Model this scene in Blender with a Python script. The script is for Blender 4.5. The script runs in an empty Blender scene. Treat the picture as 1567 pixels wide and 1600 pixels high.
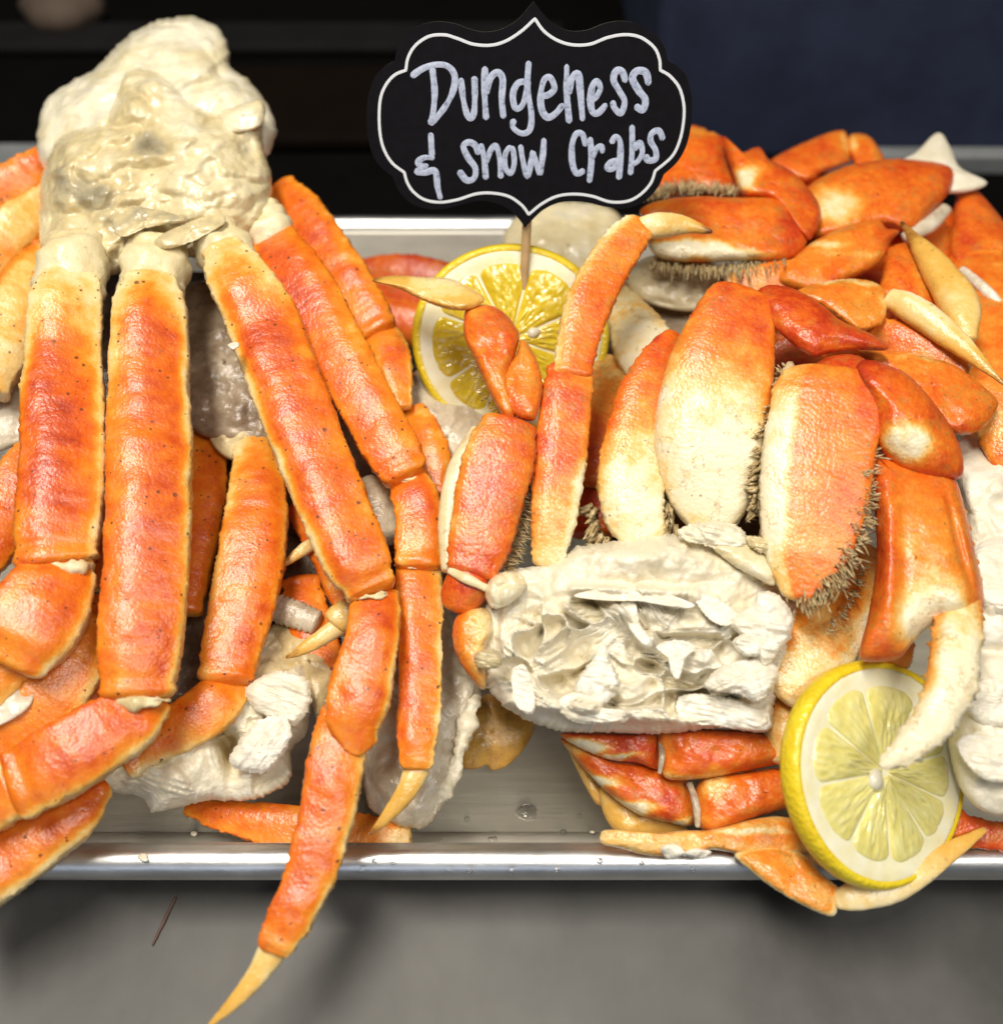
import bpy, math, random
import numpy as np
from mathutils import Vector, Matrix
random.seed(7)
rng = np.random.default_rng(7)
scene = bpy.context.scene
COL = scene.collection

# ------------------------------------------------------------------ camera
FPX = 1716.0                        # focal length in photograph pixels (1567 x 1600)
PITCH = math.radians(50.0)
CAM = np.array([0.0, -0.1285, 0.344])
cam_data = bpy.data.cameras.new('camera')
cam_data.sensor_fit = 'VERTICAL'; cam_data.sensor_height = 36.0
cam_data.lens = FPX / 1600.0 * 36.0
cam_data.clip_start = 0.01; cam_data.clip_end = 50.0
cam_data.dof.use_dof = True
cam_data.dof.focus_distance = 0.35
cam_data.dof.aperture_fstop = 6.5
cam = bpy.data.objects.new('camera', cam_data)
cam.location = CAM; cam.rotation_euler = (math.pi / 2 - PITCH, 0, 0)
COL.objects.link(cam); scene.camera = cam
FWD = np.array([0, math.cos(PITCH), -math.sin(PITCH)])
UPV = np.array([0, math.sin(PITCH), math.cos(PITCH)])
RGT = np.array([1.0, 0, 0])

# ------------------------------------------------------------------ world and lamps
world = bpy.data.worlds.new('World'); scene.world = world; world.use_nodes = True
bg = world.node_tree.nodes['Background']
bg.inputs[0].default_value = (0.86, 0.92, 1.0, 1); bg.inputs[1].default_value = 0.06

def area(name, loc, target, sx, sy, power, col):
    l = bpy.data.lights.new(name, 'AREA'); l.shape = 'RECTANGLE'; l.size = sx; l.size_y = sy
    l.energy = power; l.color = col
    o = bpy.data.objects.new(name, l); o.location = loc
    d = Vector(target) - Vector(loc)
    o.rotation_euler = d.to_track_quat('-Z', 'Y').to_euler()
    COL.objects.link(o)
    return o
area('ceiling_light', (-0.25, 0.05, 1.25), (0, 0.12, 0), 0.7, 0.2, 17.0, (1.0, 0.94, 0.84))
area('ceiling_light', (0.45, -0.40, 1.25), (0, 0.10, 0), 0.7, 0.2, 7.0, (1.0, 0.96, 0.90))
area('window_light', (-0.3, -1.6, 0.75), (0, 0.0, 0), 1.2, 0.7, 3.2, (0.72, 0.82, 1.0))
scene.cycles.max_bounces = 6; scene.cycles.diffuse_bounces = 3; scene.cycles.glossy_bounces = 2; scene.cycles.transmission_bounces = 4
scene.view_settings.view_transform = 'Standard'
scene.view_settings.look = 'None'
scene.view_settings.exposure = 0.0
scene.view_settings.gamma = 1.0
scene.view_settings.use_curve_mapping = False

# ------------------------------------------------------------------ maths helpers
def ray(px, py):
    px = np.asarray(px, float); py = np.asarray(py, float)
    return ((px - 783.5) / FPX)[..., None] * RGT + ((800.0 - py) / FPX)[..., None] * UPV + FWD
def at(px, py, zcm):
    """the point of the place at height zcm (centimetres above the pan floor) on the sight line"""
    r = ray(px, py)
    t = (np.asarray(zcm, float) / 100.0 - CAM[2]) / r[..., 2]
    return CAM + r * t[..., None]
def on_plane(px, py, p0, n):
    r = ray(px, py)
    t = np.dot(p0 - CAM, n) / (r @ n)
    return CAM + r * t[..., None]
def depth_of(P):
    return (P - CAM) @ FWD
def unit(v):
    return v / np.maximum(np.linalg.norm(v, axis=-1, keepdims=True), 1e-12)

def _hash(ix, iy, iz, seed):
    h = (ix * 374761393 + iy * 668265263 + iz * 2147483647 + seed * 974634173) & 0xffffffff
    h = ((h ^ (h >> 13)) * 1274126177) & 0xffffffff
    h = h ^ (h >> 16)
    return (h & 0xffff) / 65535.0 * 2 - 1
def vnoise(P, scale, seed=0):
    P = np.asarray(P, float) * scale + 1000.37
    I = np.floor(P).astype(np.int64); F = P - I
    F = F * F * (3 - 2 * F)
    out = 0
    for dx in (0, 1):
        wx = F[..., 0] if dx else 1 - F[..., 0]
        for dy in (0, 1):
            wy = F[..., 1] if dy else 1 - F[..., 1]
            for dz in (0, 1):
                wz = F[..., 2] if dz else 1 - F[..., 2]
                out = out + wx * wy * wz * _hash(I[..., 0] + dx, I[..., 1] + dy, I[..., 2] + dz, seed)
    return out
def fbm(P, scale, seed=0, octv=3):
    s = 0; a = 1.0
    for k in range(octv):
        s = s + a * vnoise(P, scale * 2 ** k, seed + 17 * k); a *= 0.5
    return s / 1.75
def cat(pts, n, closed=False, us=None):
    """Catmull-Rom through rows of pts, n samples, roughly even in length"""
    A = np.asarray(pts, float)
    if closed:
        A = np.vstack([A[-1], A, A[0], A[1]])
    else:
        A = np.vstack([2 * A[0] - A[1], A, 2 * A[-1] - A[-2]])
    m = len(A) - 3
    def ev(u):
        u = np.clip(u, 0, m - 1e-9); k = np.floor(u).astype(int); f = (u - k)[:, None]
        p0, p1, p2, p3 = A[k], A[k + 1], A[k + 2], A[k + 3]
        return 0.5 * (2 * p1 + (p2 - p0) * f + (2 * p0 - 5 * p1 + 4 * p2 - p3) * f ** 2 + (3 * p1 - p0 - 3 * p2 + p3) * f ** 3)
    uu = np.linspace(0, m, 30 * m + 1); Q = ev(uu)
    L = np.concatenate([[0], np.cumsum(np.linalg.norm(np.diff(Q[:, :2 if A.shape[1] < 3 else 3], axis=0), axis=1))])
    if us is None:
        us = np.linspace(0, 1, n, endpoint=not closed)
    t = np.interp(us * L[-1], L, uu)
    return ev(t), t / m

# ------------------------------------------------------------------ object helpers
WLOC = {}
def tag(o, label=None, cat_=None, group=None, kind=None):
    if label: o['label'] = label
    if cat_: o['category'] = cat_
    if group: o['group'] = group
    if kind: o['kind'] = kind
    return o
def thing(name, loc, label, cat_, group=None):
    o = bpy.data.objects.new(name, None); o.empty_display_size = 0.01
    COL.objects.link(o); o.location = loc; WLOC[o.name] = np.array(loc, float)
    return tag(o, label, cat_, group)
def mesh_obj(name, V, F, mat, parent=None, smooth=True, tone=None):
    V = np.asarray(V, float)
    c = (V.min(0) + V.max(0)) / 2
    me = bpy.data.meshes.new(name)
    me.from_pydata((V - c).tolist(), [], F)
    if tone is not None:
        a = me.attributes.new('tone', 'FLOAT', 'POINT')
        a.data.foreach_set('value', np.asarray(tone, np.float32))
    if smooth:
        me.polygons.foreach_set('use_smooth', [True] * len(me.polygons))
    me.update()
    if isinstance(mat, (list, tuple)):
        for m in mat: me.materials.append(m)
    else:
        me.materials.append(mat)
    o = bpy.data.objects.new(name, me); COL.objects.link(o)
    if parent is not None:
        o.parent = parent; o.location = c - WLOC[parent.name]
    else:
        o.location = c
    WLOC[o.name] = c
    return o

def grid_faces(nr, na, off=0, wrap=True):
    F = []
    for i in range(nr - 1):
        for j in range(na if wrap else na - 1):
            k = (j + 1) % na
            F.append((off + i * na + j, off + i * na + k, off + (i + 1) * na + k, off + (i + 1) * na + j))
    return F

SEED = [0]
def cell_field(box, n, seed, wall=7.0, amp=.6, stri=.10):
    """chambers of a cut crab body: thin walls, pockets and fibrous meat; returns height (cm) and tone functions"""
    r_ = np.random.default_rng(seed)
    px = r_.uniform(box[0], box[2], n); py = r_.uniform(box[1], box[3], n)
    an = r_.uniform(-.9, .9, n); st = r_.uniform(1.3, 2.3, n); off = r_.uniform(-1, .75, n); full = r_.uniform(0, 1, n)
    def core(x, y):
        P = np.stack([x, y, 0 * x], -1)
        x = x + 16 * fbm(P, .022, seed, 2); y = y + 16 * fbm(P, .022, seed + 3, 2)
        f1 = np.full(x.shape, 1e9); f2 = f1.copy(); idx = np.zeros(x.shape, int)
        for i in range(n):
            u = (x - px[i]) * math.cos(an[i]) + (y - py[i]) * math.sin(an[i]); v = -(x - px[i]) * math.sin(an[i]) + (y - py[i]) * math.cos(an[i])
            d = np.sqrt((u / st[i]) ** 2 + v ** 2 * 1.2)
            c = d < f1
            f2 = np.where(c, f1, np.minimum(f2, d)); f1 = np.where(c, d, f1); idx = np.where(c, i, idx)
        u = (x - px[idx]) * np.cos(an[idx]) + (y - py[idx]) * np.sin(an[idx]); v = -(x - px[idx]) * np.sin(an[idx]) + (y - py[idx]) * np.cos(an[idx])
        return f1, f2, idx, u, v
    def h(x, y):
        f1, f2, idx, u, v = core(x, y)
        e = f2 - f1
        w = np.exp(-(e / wall) ** 2)
        o = off[idx] * amp * (1 - np.exp(-(e / (wall * 1.6)) ** 2))
        q = np.stack([v / 5.0, u / 40.0, idx * 3.1], -1)
        fib = np.abs(vnoise(q, 1.0, seed + 9)) + .5 * np.abs(vnoise(q, 2.2, seed + 8))
        bul = .35 * amp * np.clip(1 - f1 / 30, 0, 1) * (full[idx] > .35)
        return o + .28 * w * amp + bul + stri * fib * (full[idx] > .3)
    def t(x, y):
        f1, f2, idx, u, v = core(x, y)
        e = 1 - np.exp(-((f2 - f1) / (wall * 1.4)) ** 2)
        return .10 * (1 - e) + np.where(off[idx] < -.35, -.20, .02) * e - .10 * e * (full[idx] < .25)
    return h, t
def sstep(a, b, x):
    t = np.clip((x - a) / (b - a), 0, 1); return t * t * (3 - 2 * t)
def seg(name, parent, pts, mat, flat=0.72, c0=0.35, c1=0.35, tone=0.5, edge=0.0, lump=0.25, na=36,
        expo=2.25, corr=0.0, serr=0.0, ridge=0.0, face=0.75, ncorr=9, band=(.45, .97), lip=0.0, facet=0.0, flame=0.0, roll=0.0, prism=0.0):
    """one shell segment: an oval tube through pts (x, y, height cm, half width), widths measured across the leg"""
    SEED[0] += 1; sd = SEED[0]
    pts = np.asarray(pts, float)
    P = at(pts[:, 0], pts[:, 1], pts[:, 2])
    W = pts[:, 3] / FPX * depth_of(P)
    A = np.hstack([P, W[:, None]])
    Lm = np.linalg.norm(np.diff(P, axis=0), axis=1).sum()
    nr = int(np.clip(Lm / 0.0007, 22, 170))
    u = np.linspace(0, 1, nr); us = 0.6 * u + 0.4 * (0.5 - 0.5 * np.cos(math.pi * u))
    S, tt = cat(A, nr, us=us)
    C = S[:, :3]; w = np.maximum(S[:, 3], 0.0002)
    s = us * Lm
    wm = W.max()
    w = w * (1 + .035 * vnoise(np.stack([s, s * 0, s * 0], 1), 90, sd))
    if lip:
        for d in (s, Lm - s):
            w = w * (1 + lip * .07 * np.exp(-((d - .0022) / .0013) ** 2) - lip * .06 * np.exp(-((d - .0058) / .0016) ** 2))
    for c, d in ((c0, s), (c1, Lm - s)):
        if c > 0:
            ww = w * c
            q = np.clip(1 - d / np.maximum(ww, 1e-6), 0, 1)
            w = w * np.sqrt(np.maximum(1 - q * q, 0.0)) + 1e-5
    T = unit(np.gradient(C, axis=0))
    n0 = unit(unit(CAM - C) * face + np.array([0, 0, 1.0]) * (1 - face))
    S_ = unit(np.cross(n0, T)); N_ = np.cross(T, S_)
    if roll:
        a_ = np.interp(us, [0, 1], roll if isinstance(roll, tuple) else (roll, roll))[:, None]
        S_, N_ = S_ * np.cos(a_) + N_ * np.sin(a_), N_ * np.cos(a_) - S_ * np.sin(a_)
    ph = np.linspace(-math.pi, math.pi, na, endpoint=False)
    sx = np.sign(np.sin(ph)) * np.abs(np.sin(ph)) ** (2 / expo)
    cz = np.sign(np.cos(ph)) * np.abs(np.cos(ph)) ** (2 / expo)
    if ridge: cz = cz + ridge * np.exp(-((sx - .1) / 0.22) ** 2) * (np.cos(ph) > 0)
    if prism:
        x0 = .32 * (1 if (sd * 7) % 3 else -1)
        dx = np.sqrt((sx - x0) ** 2 + .006)
        tent = 1.04 - np.where(sx < x0, dx / (1 + x0), dx / (1 - x0)) * prism
        top = cz > 0
        cz = np.where(top, -np.log(np.exp(-9 * cz) + np.exp(-9 * tent)) / 9 , cz)
    if facet: cz = cz * (1 - facet * np.clip(-sx * np.sign(.5 - (sd % 2)), 0, 1) ** 1.2)
    R = sx[None, :, None] * S_[:, None, :] + flat * cz[None, :, None] * N_[:, None, :]
    V = C[:, None, :] + w[:, None, None] * R
    D = unit(R)
    nz = fbm(V, 130, sd, 2) * 0.9 + fbm(V, 600, sd + 5, 2) * 0.35
    disp = nz * lump * 0.0018
    if corr:
        disp = disp + corr * 0.001 * np.sin((us * ncorr * 2 * math.pi)[:, None] + 1.5 * vnoise(V, 150, sd))
    if serr:
        e = np.exp(-((np.abs(sx) - .97) / 0.05) ** 2)[None, :]
        sp = np.maximum(0, vnoise(V * 1.0, 1100, sd + 9) + 0.1) ** 1.3
        disp = disp + serr * 0.0012 * e * sp
        rows = (np.exp(-((sx - .45) / .10) ** 2) + np.exp(-((sx + .5) / .10) ** 2))[None, :] * (np.cos(ph) > 0)
        disp = disp + serr * .0005 * rows * np.maximum(0, vnoise(V, 900, sd + 4)) ** 1.2
    fade = np.clip(np.minimum(s, Lm - s) / 0.003, 0.15, 1)[:, None]
    V = V + D * (disp * fade)[..., None]
    # tone
    tn = tone if isinstance(tone, (list, tuple)) else [tone]
    rows = [r if isinstance(r, (list, tuple)) else (r + edge, r, r + edge) for r in tn]
    if len(rows) == 1: rows = rows * 2
    rows = np.asarray(rows, float)
    uu = np.linspace(0, 1, len(rows))
    x = sx[None, :] + .12 * fbm(V, 110, sd + 41, 2)
    wob = np.clip(us[:, None] + (.05 * fbm(V, 90, sd + 43, 3) - flame * np.maximum(0, np.abs(x) - .15)) * 1.0, 0, 1)
    a, m, b = (np.interp(wob, uu, rows[:, k]) for k in range(3))
    k = sstep(band[0], band[1], np.abs(x))
    under = (np.cos(ph) < -0.2)[None, :]
    tv = np.where(x < 0, a, b) * k + m * (1 - k)
    tv = np.where(under, np.maximum(tv, 0.75), tv)
    if flame:
        tv = tv + .16 * sstep(.15, .8, x * (1 if sd % 2 else -1)) * (1 - k) * (1 - sstep(.7, .9, tv))
    tv = tv + 0.13 * fbm(V, 45, sd + 31, 2) + 0.22 * fbm(V, 190, sd + 33, 3)
    V = V.reshape(-1, 3); tv = tv.reshape(-1)
    F = grid_faces(nr, na)
    V = np.vstack([V, C[0] , C[-1]]); tv = np.append(tv, [tv[0], tv[-1]])
    i0, i1 = nr * na, nr * na + 1
    for j in range(na):
        kx = (j + 1) % na
        F.append((i0, kx, j)); F.append((i1, (nr - 1) * na + j, (nr - 1) * na + kx))
    return mesh_obj(name, V, F, mat, parent, tone=tv)

def lump(name, parent, outline, zt, zb, depth, mat, amp=0.6, freq=90, k=2.4, fn=None, back=0.5,
         tone=0.5, nr=30, na=110, rag=0.0, center=None, face=0.9, tonefn=None, fine=0.25, stri=None, wrinkle=0.0, wfreq=120):
    """a solid traced lump: outline (x, y), heights at its upper and lower end, depth in cm of the swelling"""
    SEED[0] += 1; sd = SEED[0]
    o = np.asarray(outline, float)
    O, _ = cat(o, na, closed=True)
    c = O.mean(0) if center is None else np.asarray(center, float)
    if rag:
        ang = np.linspace(0, 2 * math.pi, na, endpoint=False)
        cir = np.stack([np.cos(ang), np.sin(ang), 0 * ang], 1)
        jit = vnoise(cir * na / 6.0, 1.0, sd) + 0.6 * vnoise(cir * na / 2.5, 1.0, sd + 3)
        O = O + unit(O - c) * (jit * rag)[:, None]
    y0, y1 = o[:, 1].min(), o[:, 1].max()
    zf = lambda y: zt + (zb - zt) * np.clip((y - y0) / max(y1 - y0, 1), -0.2, 1.2)
    u = np.linspace(0.0, 1, nr); r = np.sin(u * math.pi / 2) ** 0.9
    r[0] = 0.004
    XY = c + r[:, None, None] * (O - c)[None]
    B = at(XY[..., 0], XY[..., 1], zf(XY[..., 1]))
    pc = at(c[0], c[1], zf(c[1]))
    n = unit(unit(CAM - pc) * face + np.array([0, 0, 1.0]) * (1 - face))
    prof = np.power(np.clip(1 - r ** k, 0, 1), 0.5)[:, None]
    h = depth / 100.0 * prof * np.ones((1, na))
    env = np.clip((1 - r) * 6, 0.12, 1)[:, None]
    d = (fbm(B, freq, sd, 3) * amp + fbm(B, freq * 4, sd + 7, 2) * amp * fine) * 0.004 * env
    if wrinkle:
        q = B + .006 * np.stack([fbm(B, 70, sd + 51, 2), fbm(B, 70, sd + 52, 2), fbm(B, 70, sd + 53, 2)], -1)
        d = d - wrinkle * .003 * (1 - np.minimum(1, 3.0 * np.abs(fbm(q, wfreq, sd + 54, 2)))) * env + wrinkle * .0012 * np.abs(fbm(q, wfreq * 2.6, sd + 55, 2)) * env
    if stri is not None:
        sa, sf, sm = stri
        v_ = XY[..., 0] * math.sin(sa) - XY[..., 1] * math.cos(sa)
        l_ = XY[..., 0] * math.cos(sa) + XY[..., 1] * math.sin(sa)
        qq = np.stack([v_ / sf, l_ / (sf * 7), v_ * 0], -1)
        d = d + sm * .0012 * (np.abs(vnoise(qq, 1.0, sd + 61)) + .5 * np.abs(vnoise(qq, 2.3, sd + 62))) * env
    if fn is not None:
        d = d + fn(XY[..., 0], XY[..., 1]) * env / 100.0
    Vf = B + n * (h + d)[..., None]
    hb = -depth * back / 100.0 * prof * np.ones((1, na))
    Vb = B[:-1] + n * (hb[:-1] + 0.001 * fbm(B[:-1], freq, sd + 2, 2))[..., None]
    tv = np.full(Vf.shape[:2], float(tone)) if tonefn is None else tonefn(XY[..., 0], XY[..., 1], r[:, None] * np.ones((1, na)))
    tvn = tv + 0.10 * fbm(B, 60, sd + 30, 2) + 0.14 * fbm(B, 170, sd + 31, 3)
    V = np.vstack([Vf.reshape(-1, 3), Vb.reshape(-1, 3)])
    T = np.concatenate([tvn.reshape(-1), tvn[:-1].reshape(-1)])
    # image y runs down, so reverse for outward normals
    F = grid_faces(nr, na)
    F.append(tuple(range(na)))
    off = nr * na
    G = grid_faces(nr - 1, na, off)
    G.append(tuple(off + j for j in range(na)))
    last = (nr - 2) * na
    for j in range(na):
        kx = (j + 1) % na
        G.append((off + last + j, off + last + kx, (nr - 1) * na + kx, (nr - 1) * na + j))
    F += [tuple(reversed(f)) for f in G]
    area2 = np.sum(O[:, 0] * np.roll(O[:, 1], -1) - np.roll(O[:, 0], -1) * O[:, 1])
    if area2 > 0: F = [tuple(reversed(f)) for f in F]
    return mesh_obj(name, V, F, mat, parent, tone=T)

def plate(name, parent, outline, zt, zb, depth, base, spots=(), rim=0.0, mat=None, k=4.2, amp=.35, rag=0.8, nr=40, na=130, **kw):
    """a flat-sided shell piece: traced outline, domed on both faces, patches of its own colour"""
    def tf(x, y, r):
        t = base + 0 * x
        P = np.stack([x, y, 0 * x], -1)
        x = x + 16 * fbm(P, .03, 91, 3); y = y + 16 * fbm(P, .03, 95, 3)
        for cx, cy, rx, ry, d in spots: t = t + d * np.exp(-(((x - cx) / rx) ** 2 + ((y - cy) / ry) ** 2) ** 1.6)
        return t + rim * np.clip((r - .84) / .14, 0, 1)
    return lump(name, parent, outline, zt, zb, depth, mat or M['dung'], amp=amp, freq=110, k=k, tonefn=tf, nr=nr, na=na, rag=rag, **kw)

def fringe(parent, path, dirs, length, n, mat, spread=0.35, wid=1.6, lift=0.15, name='hair_fringe', curl=0.3, jit=3.0):
    """bristles growing along an edge: path (x, y, height), growth direction in the same frame"""
    SEED[0] += 1
    A = np.asarray(path, float)
    S, _ = cat(A, n)
    dd = np.asarray(dirs, float)
    if dd.ndim == 1: dd = np.vstack([dd, dd])
    V = []; F = []; 
    lr = np.random.default_rng(SEED[0])
    for i in range(n):
        t = i / max(n - 1, 1)
        d = np.array([np.interp(t, np.linspace(0, 1, len(dd)), dd[:, k]) for k in range(2)])
        d = d / np.linalg.norm(d)
        if i % 6 == 0: ca, cl = lr.normal(0, spread), lr.uniform(.5, 1.1)
        a = ca + lr.normal(0, .10) + .22 * (2.5 - i % 6) / 2.5 * (-1); d = np.array([d[0] * math.cos(a) - d[1] * math.sin(a), d[0] * math.sin(a) + d[1] * math.cos(a)])
        L = length * cl * lr.uniform(0.8, 1.1)
        x, y, z = S[i] + np.append(lr.normal(0, jit, 2), lr.normal(0, 0.08))
        z2 = z + lr.normal(lift, 0.25)
        p0 = at(x, y, z); p1 = at(x + d[0] * L * 0.55, y + d[1] * L * 0.55, (z + z2) / 2 + curl * lr.uniform(0, .5)); p2 = at(x + d[0] * L, y + d[1] * L, z2)
        w = wid / FPX * depth_of(p0) * lr.uniform(0.6, 1.4)
        sd = unit(np.cross(unit(p2 - p0), unit(CAM - p0))); up = unit(np.cross(sd, unit(p2 - p0)))
        b = len(V)
        V += [p0 + sd * w, p0 - sd * w, p0 - up * w, p1 + sd * w * .7, p1 - sd * w * .7, p1 - up * w * .7, p2]
        F += [(b, b + 1, b + 4, b + 3), (b + 1, b + 2, b + 5, b + 4), (b + 2, b, b + 3, b + 5), (b + 3, b + 4, b + 6), (b + 4, b + 5, b + 6), (b + 5, b + 3, b + 6)]
    o = mesh_obj(name, np.array(V), F, mat, parent)
    o['kind'] = 'stuff'
    return o

# ------------------------------------------------------------------ materials
def new_mat(name):
    m = bpy.data.materials.new(name); m.use_nodes = True
    nt = m.node_tree; b = nt.nodes['Principled BSDF']
    return m, nt, b
def N(nt, t, **kw):
    n = nt.nodes.new(t)
    for k, v in kw.items():
        if k.startswith('i_'): n.inputs[k[2:].replace('_', ' ')].default_value = v
        else: setattr(n, k, v)
    return n
def ramp(nt, stops, fac=None):
    r = nt.nodes.new('ShaderNodeValToRGB'); e = r.color_ramp.elements
    while len(e) > 1: e.remove(e[-1])
    e[0].position = stops[0][0]; e[0].color = (*stops[0][1], 1)
    for p, c in stops[1:]:
        x = e.new(p); x.color = (*c, 1)
    if fac is not None: nt.links.new(fac, r.inputs[0])
    return r
def maths(nt, op, a, b=None, clamp=False):
    n = nt.nodes.new('ShaderNodeMath'); n.operation = op; n.use_clamp = clamp
    for i, v in enumerate((a, b)):
        if v is None: continue
        if isinstance(v, (int, float)): n.inputs[i].default_value = v
        else: nt.links.new(v, n.inputs[i])
    return n.outputs[0]
def noise(nt, co, scale, detail=3, rough=0.55):
    n = N(nt, 'ShaderNodeTexNoise', i_Scale=scale, i_Detail=detail, i_Roughness=rough)
    nt.links.new(co, n.inputs['Vector']); return n.outputs['Fac']
def voro(nt, co, scale, feature='F1'):
    n = N(nt, 'ShaderNodeTexVoronoi', i_Scale=scale, feature=feature)
    nt.links.new(co, n.inputs['Vector']); return n.outputs['Distance']
def mixc(nt, fac, a, b):
    n = nt.nodes.new('ShaderNodeMix'); n.data_type = 'RGBA'
    if isinstance(fac, (int, float)): n.inputs[0].default_value = fac
    else: nt.links.new(fac, n.inputs[0])
    for i, v in ((6, a), (7, b)):
        if isinstance(v, tuple): n.inputs[i].default_value = (*v, 1)
        else: nt.links.new(v, n.inputs[i])
    return n.outputs[2]
def bump(nt, b, h, strength, dist):
    n = N(nt, 'ShaderNodeBump'); n.inputs['Strength'].default_value = strength; n.inputs['Distance'].default_value = dist
    nt.links.new(h, n.inputs['Height']); nt.links.new(n.outputs[0], b.inputs['Normal']); nt.links.new(n.outputs[0], b.inputs['Coat Normal'])

def shell_mat(name, stops, dots=0.5, rough=0.33, gran=0.4, dotcol=(0.10, 0.03, 0.012), mottle=0.22, granscale=900, painted_sheen=0.0, coat=.22, marks=0.0, dotmin=.22, stainmin=.62, stain=(0.26, 0.10, 0.02)):
    m, nt, b = new_mat(name)
    co = N(nt, 'ShaderNodeTexCoord').outputs['Object']
    tn = N(nt, 'ShaderNodeAttribute', attribute_name='tone').outputs['Fac']
    n1 = noise(nt, co, 300, 4, 0.7)
    t = maths(nt, 'ADD', tn, maths(nt, 'MULTIPLY', maths(nt, 'SUBTRACT', n1, 0.5), mottle * 2))
    g = voro(nt, co, granscale)
    t = maths(nt, 'ADD', t, maths(nt, 'MULTIPLY', maths(nt, 'SUBTRACT', 0.45, g), gran * 0.22))
    col = ramp(nt, stops, t).outputs[0]
    n3 = noise(nt, co, 90, 5, 0.75)
    if dots:
        vn = N(nt, 'ShaderNodeTexVoronoi', i_Scale=430.0); nt.links.new(co, vn.inputs['Vector'])
        sp_ = N(nt, 'ShaderNodeSeparateColor'); nt.links.new(vn.outputs['Color'], sp_.inputs[0])
        v = vn.outputs['Distance']; rnd = maths(nt, 'POWER', sp_.outputs[0], 2.2)
        msk = maths(nt, 'LESS_THAN', v, maths(nt, 'MULTIPLY', maths(nt, 'MULTIPLY', maths(nt, 'SUBTRACT', n3, dotmin), rnd), .85))
        fac = maths(nt, 'MULTIPLY', msk, dots)
        col = mixc(nt, fac, col, dotcol)
        st = maths(nt, 'MULTIPLY', maths(nt, 'SUBTRACT', n3, stainmin), 6.0, True)
        n4 = noise(nt, co, 160, 4, .6)
        ln = maths(nt, 'SUBTRACT', 1.0, maths(nt, 'MULTIPLY', maths(nt, 'ABSOLUTE', maths(nt, 'SUBTRACT', n4, .60)), 45.0), True)
        st = maths(nt, 'MAXIMUM', st, maths(nt, 'MULTIPLY', ln, marks))
        col = mixc(nt, maths(nt, 'MULTIPLY', st, dots), col, stain)
    if painted_sheen:
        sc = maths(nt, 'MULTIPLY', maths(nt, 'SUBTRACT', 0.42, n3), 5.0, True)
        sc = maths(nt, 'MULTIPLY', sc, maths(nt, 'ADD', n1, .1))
        col = mixc(nt, maths(nt, 'MULTIPLY', sc, painted_sheen), col, (0.82, 0.46, 0.32))  # pale pink patches paint a broad sheen into the shell colour
    nt.links.new(col, b.inputs['Base Color'])
    nt.links.new(maths(nt, 'ADD', maths(nt, 'MULTIPLY', n3, 0.4), rough - 0.2), b.inputs['Roughness'])
    b.inputs['Coat Weight'].default_value = coat; b.inputs['Coat Roughness'].default_value = 0.16
    h = maths(nt, 'ADD', maths(nt, 'MULTIPLY', n1, .55), maths(nt, 'MULTIPLY', maths(nt, 'SUBTRACT', 1.0, g), gran * .7))
    h = maths(nt, 'ADD', h, maths(nt, 'MULTIPLY', n3, .9))
    bump(nt, b, h, 0.5, 0.0008)
    return m

M = {}
M['snow'] = shell_mat('snow_crab_shell', [(0.0, (.36, .026, .004)), (.20, (.58, .072, .005)), (.38, (.74, .150, .007)), (.60, (.81, .26, .016)), (.78, (.83, .46, .10)), (1.0, (.85, .67, .33))], dots=0.8, rough=.36, gran=.3, painted_sheen=.45)
M['dung'] = shell_mat('dungeness_shell', [(0.0, (.34, .020, .006)), (.2, (.57, .056, .008)), (.38, (.74, .145, .010)), (.58, (.81, .27, .026)), (.76, (.83, .50, .14)), (.92, (.84, .69, .38)), (1.1, (.84, .74, .50))], dots=0.65, marks=.9, dotmin=.30, stainmin=.565, stain=(.36, .20, .035), rough=.36, gran=.45, granscale=850, painted_sheen=.15, dotcol=(.28, .11, .03))
M['tip'] = shell_mat('claw_tip', [(0.0, (.12, .045, .012)), (.18, (.38, .17, .03)), (.4, (.68, .38, .07)), (.62, (.80, .45, .09)), (.85, (.84, .62, .25)), (1.0, (.85, .70, .4))], dots=0.25, rough=.3, gran=.2)
M['cream'] = shell_mat('pale_joint_skin', [(0.0, (.35, .22, .09)), (.3, (.55, .42, .20)), (.55, (.74, .60, .32)), (.8, (.82, .72, .46)), (1.0, (.86, .80, .62))], dots=0.3, rough=.38, gran=.25, mottle=.2, dotcol=(.2, .13, .05))

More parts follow.
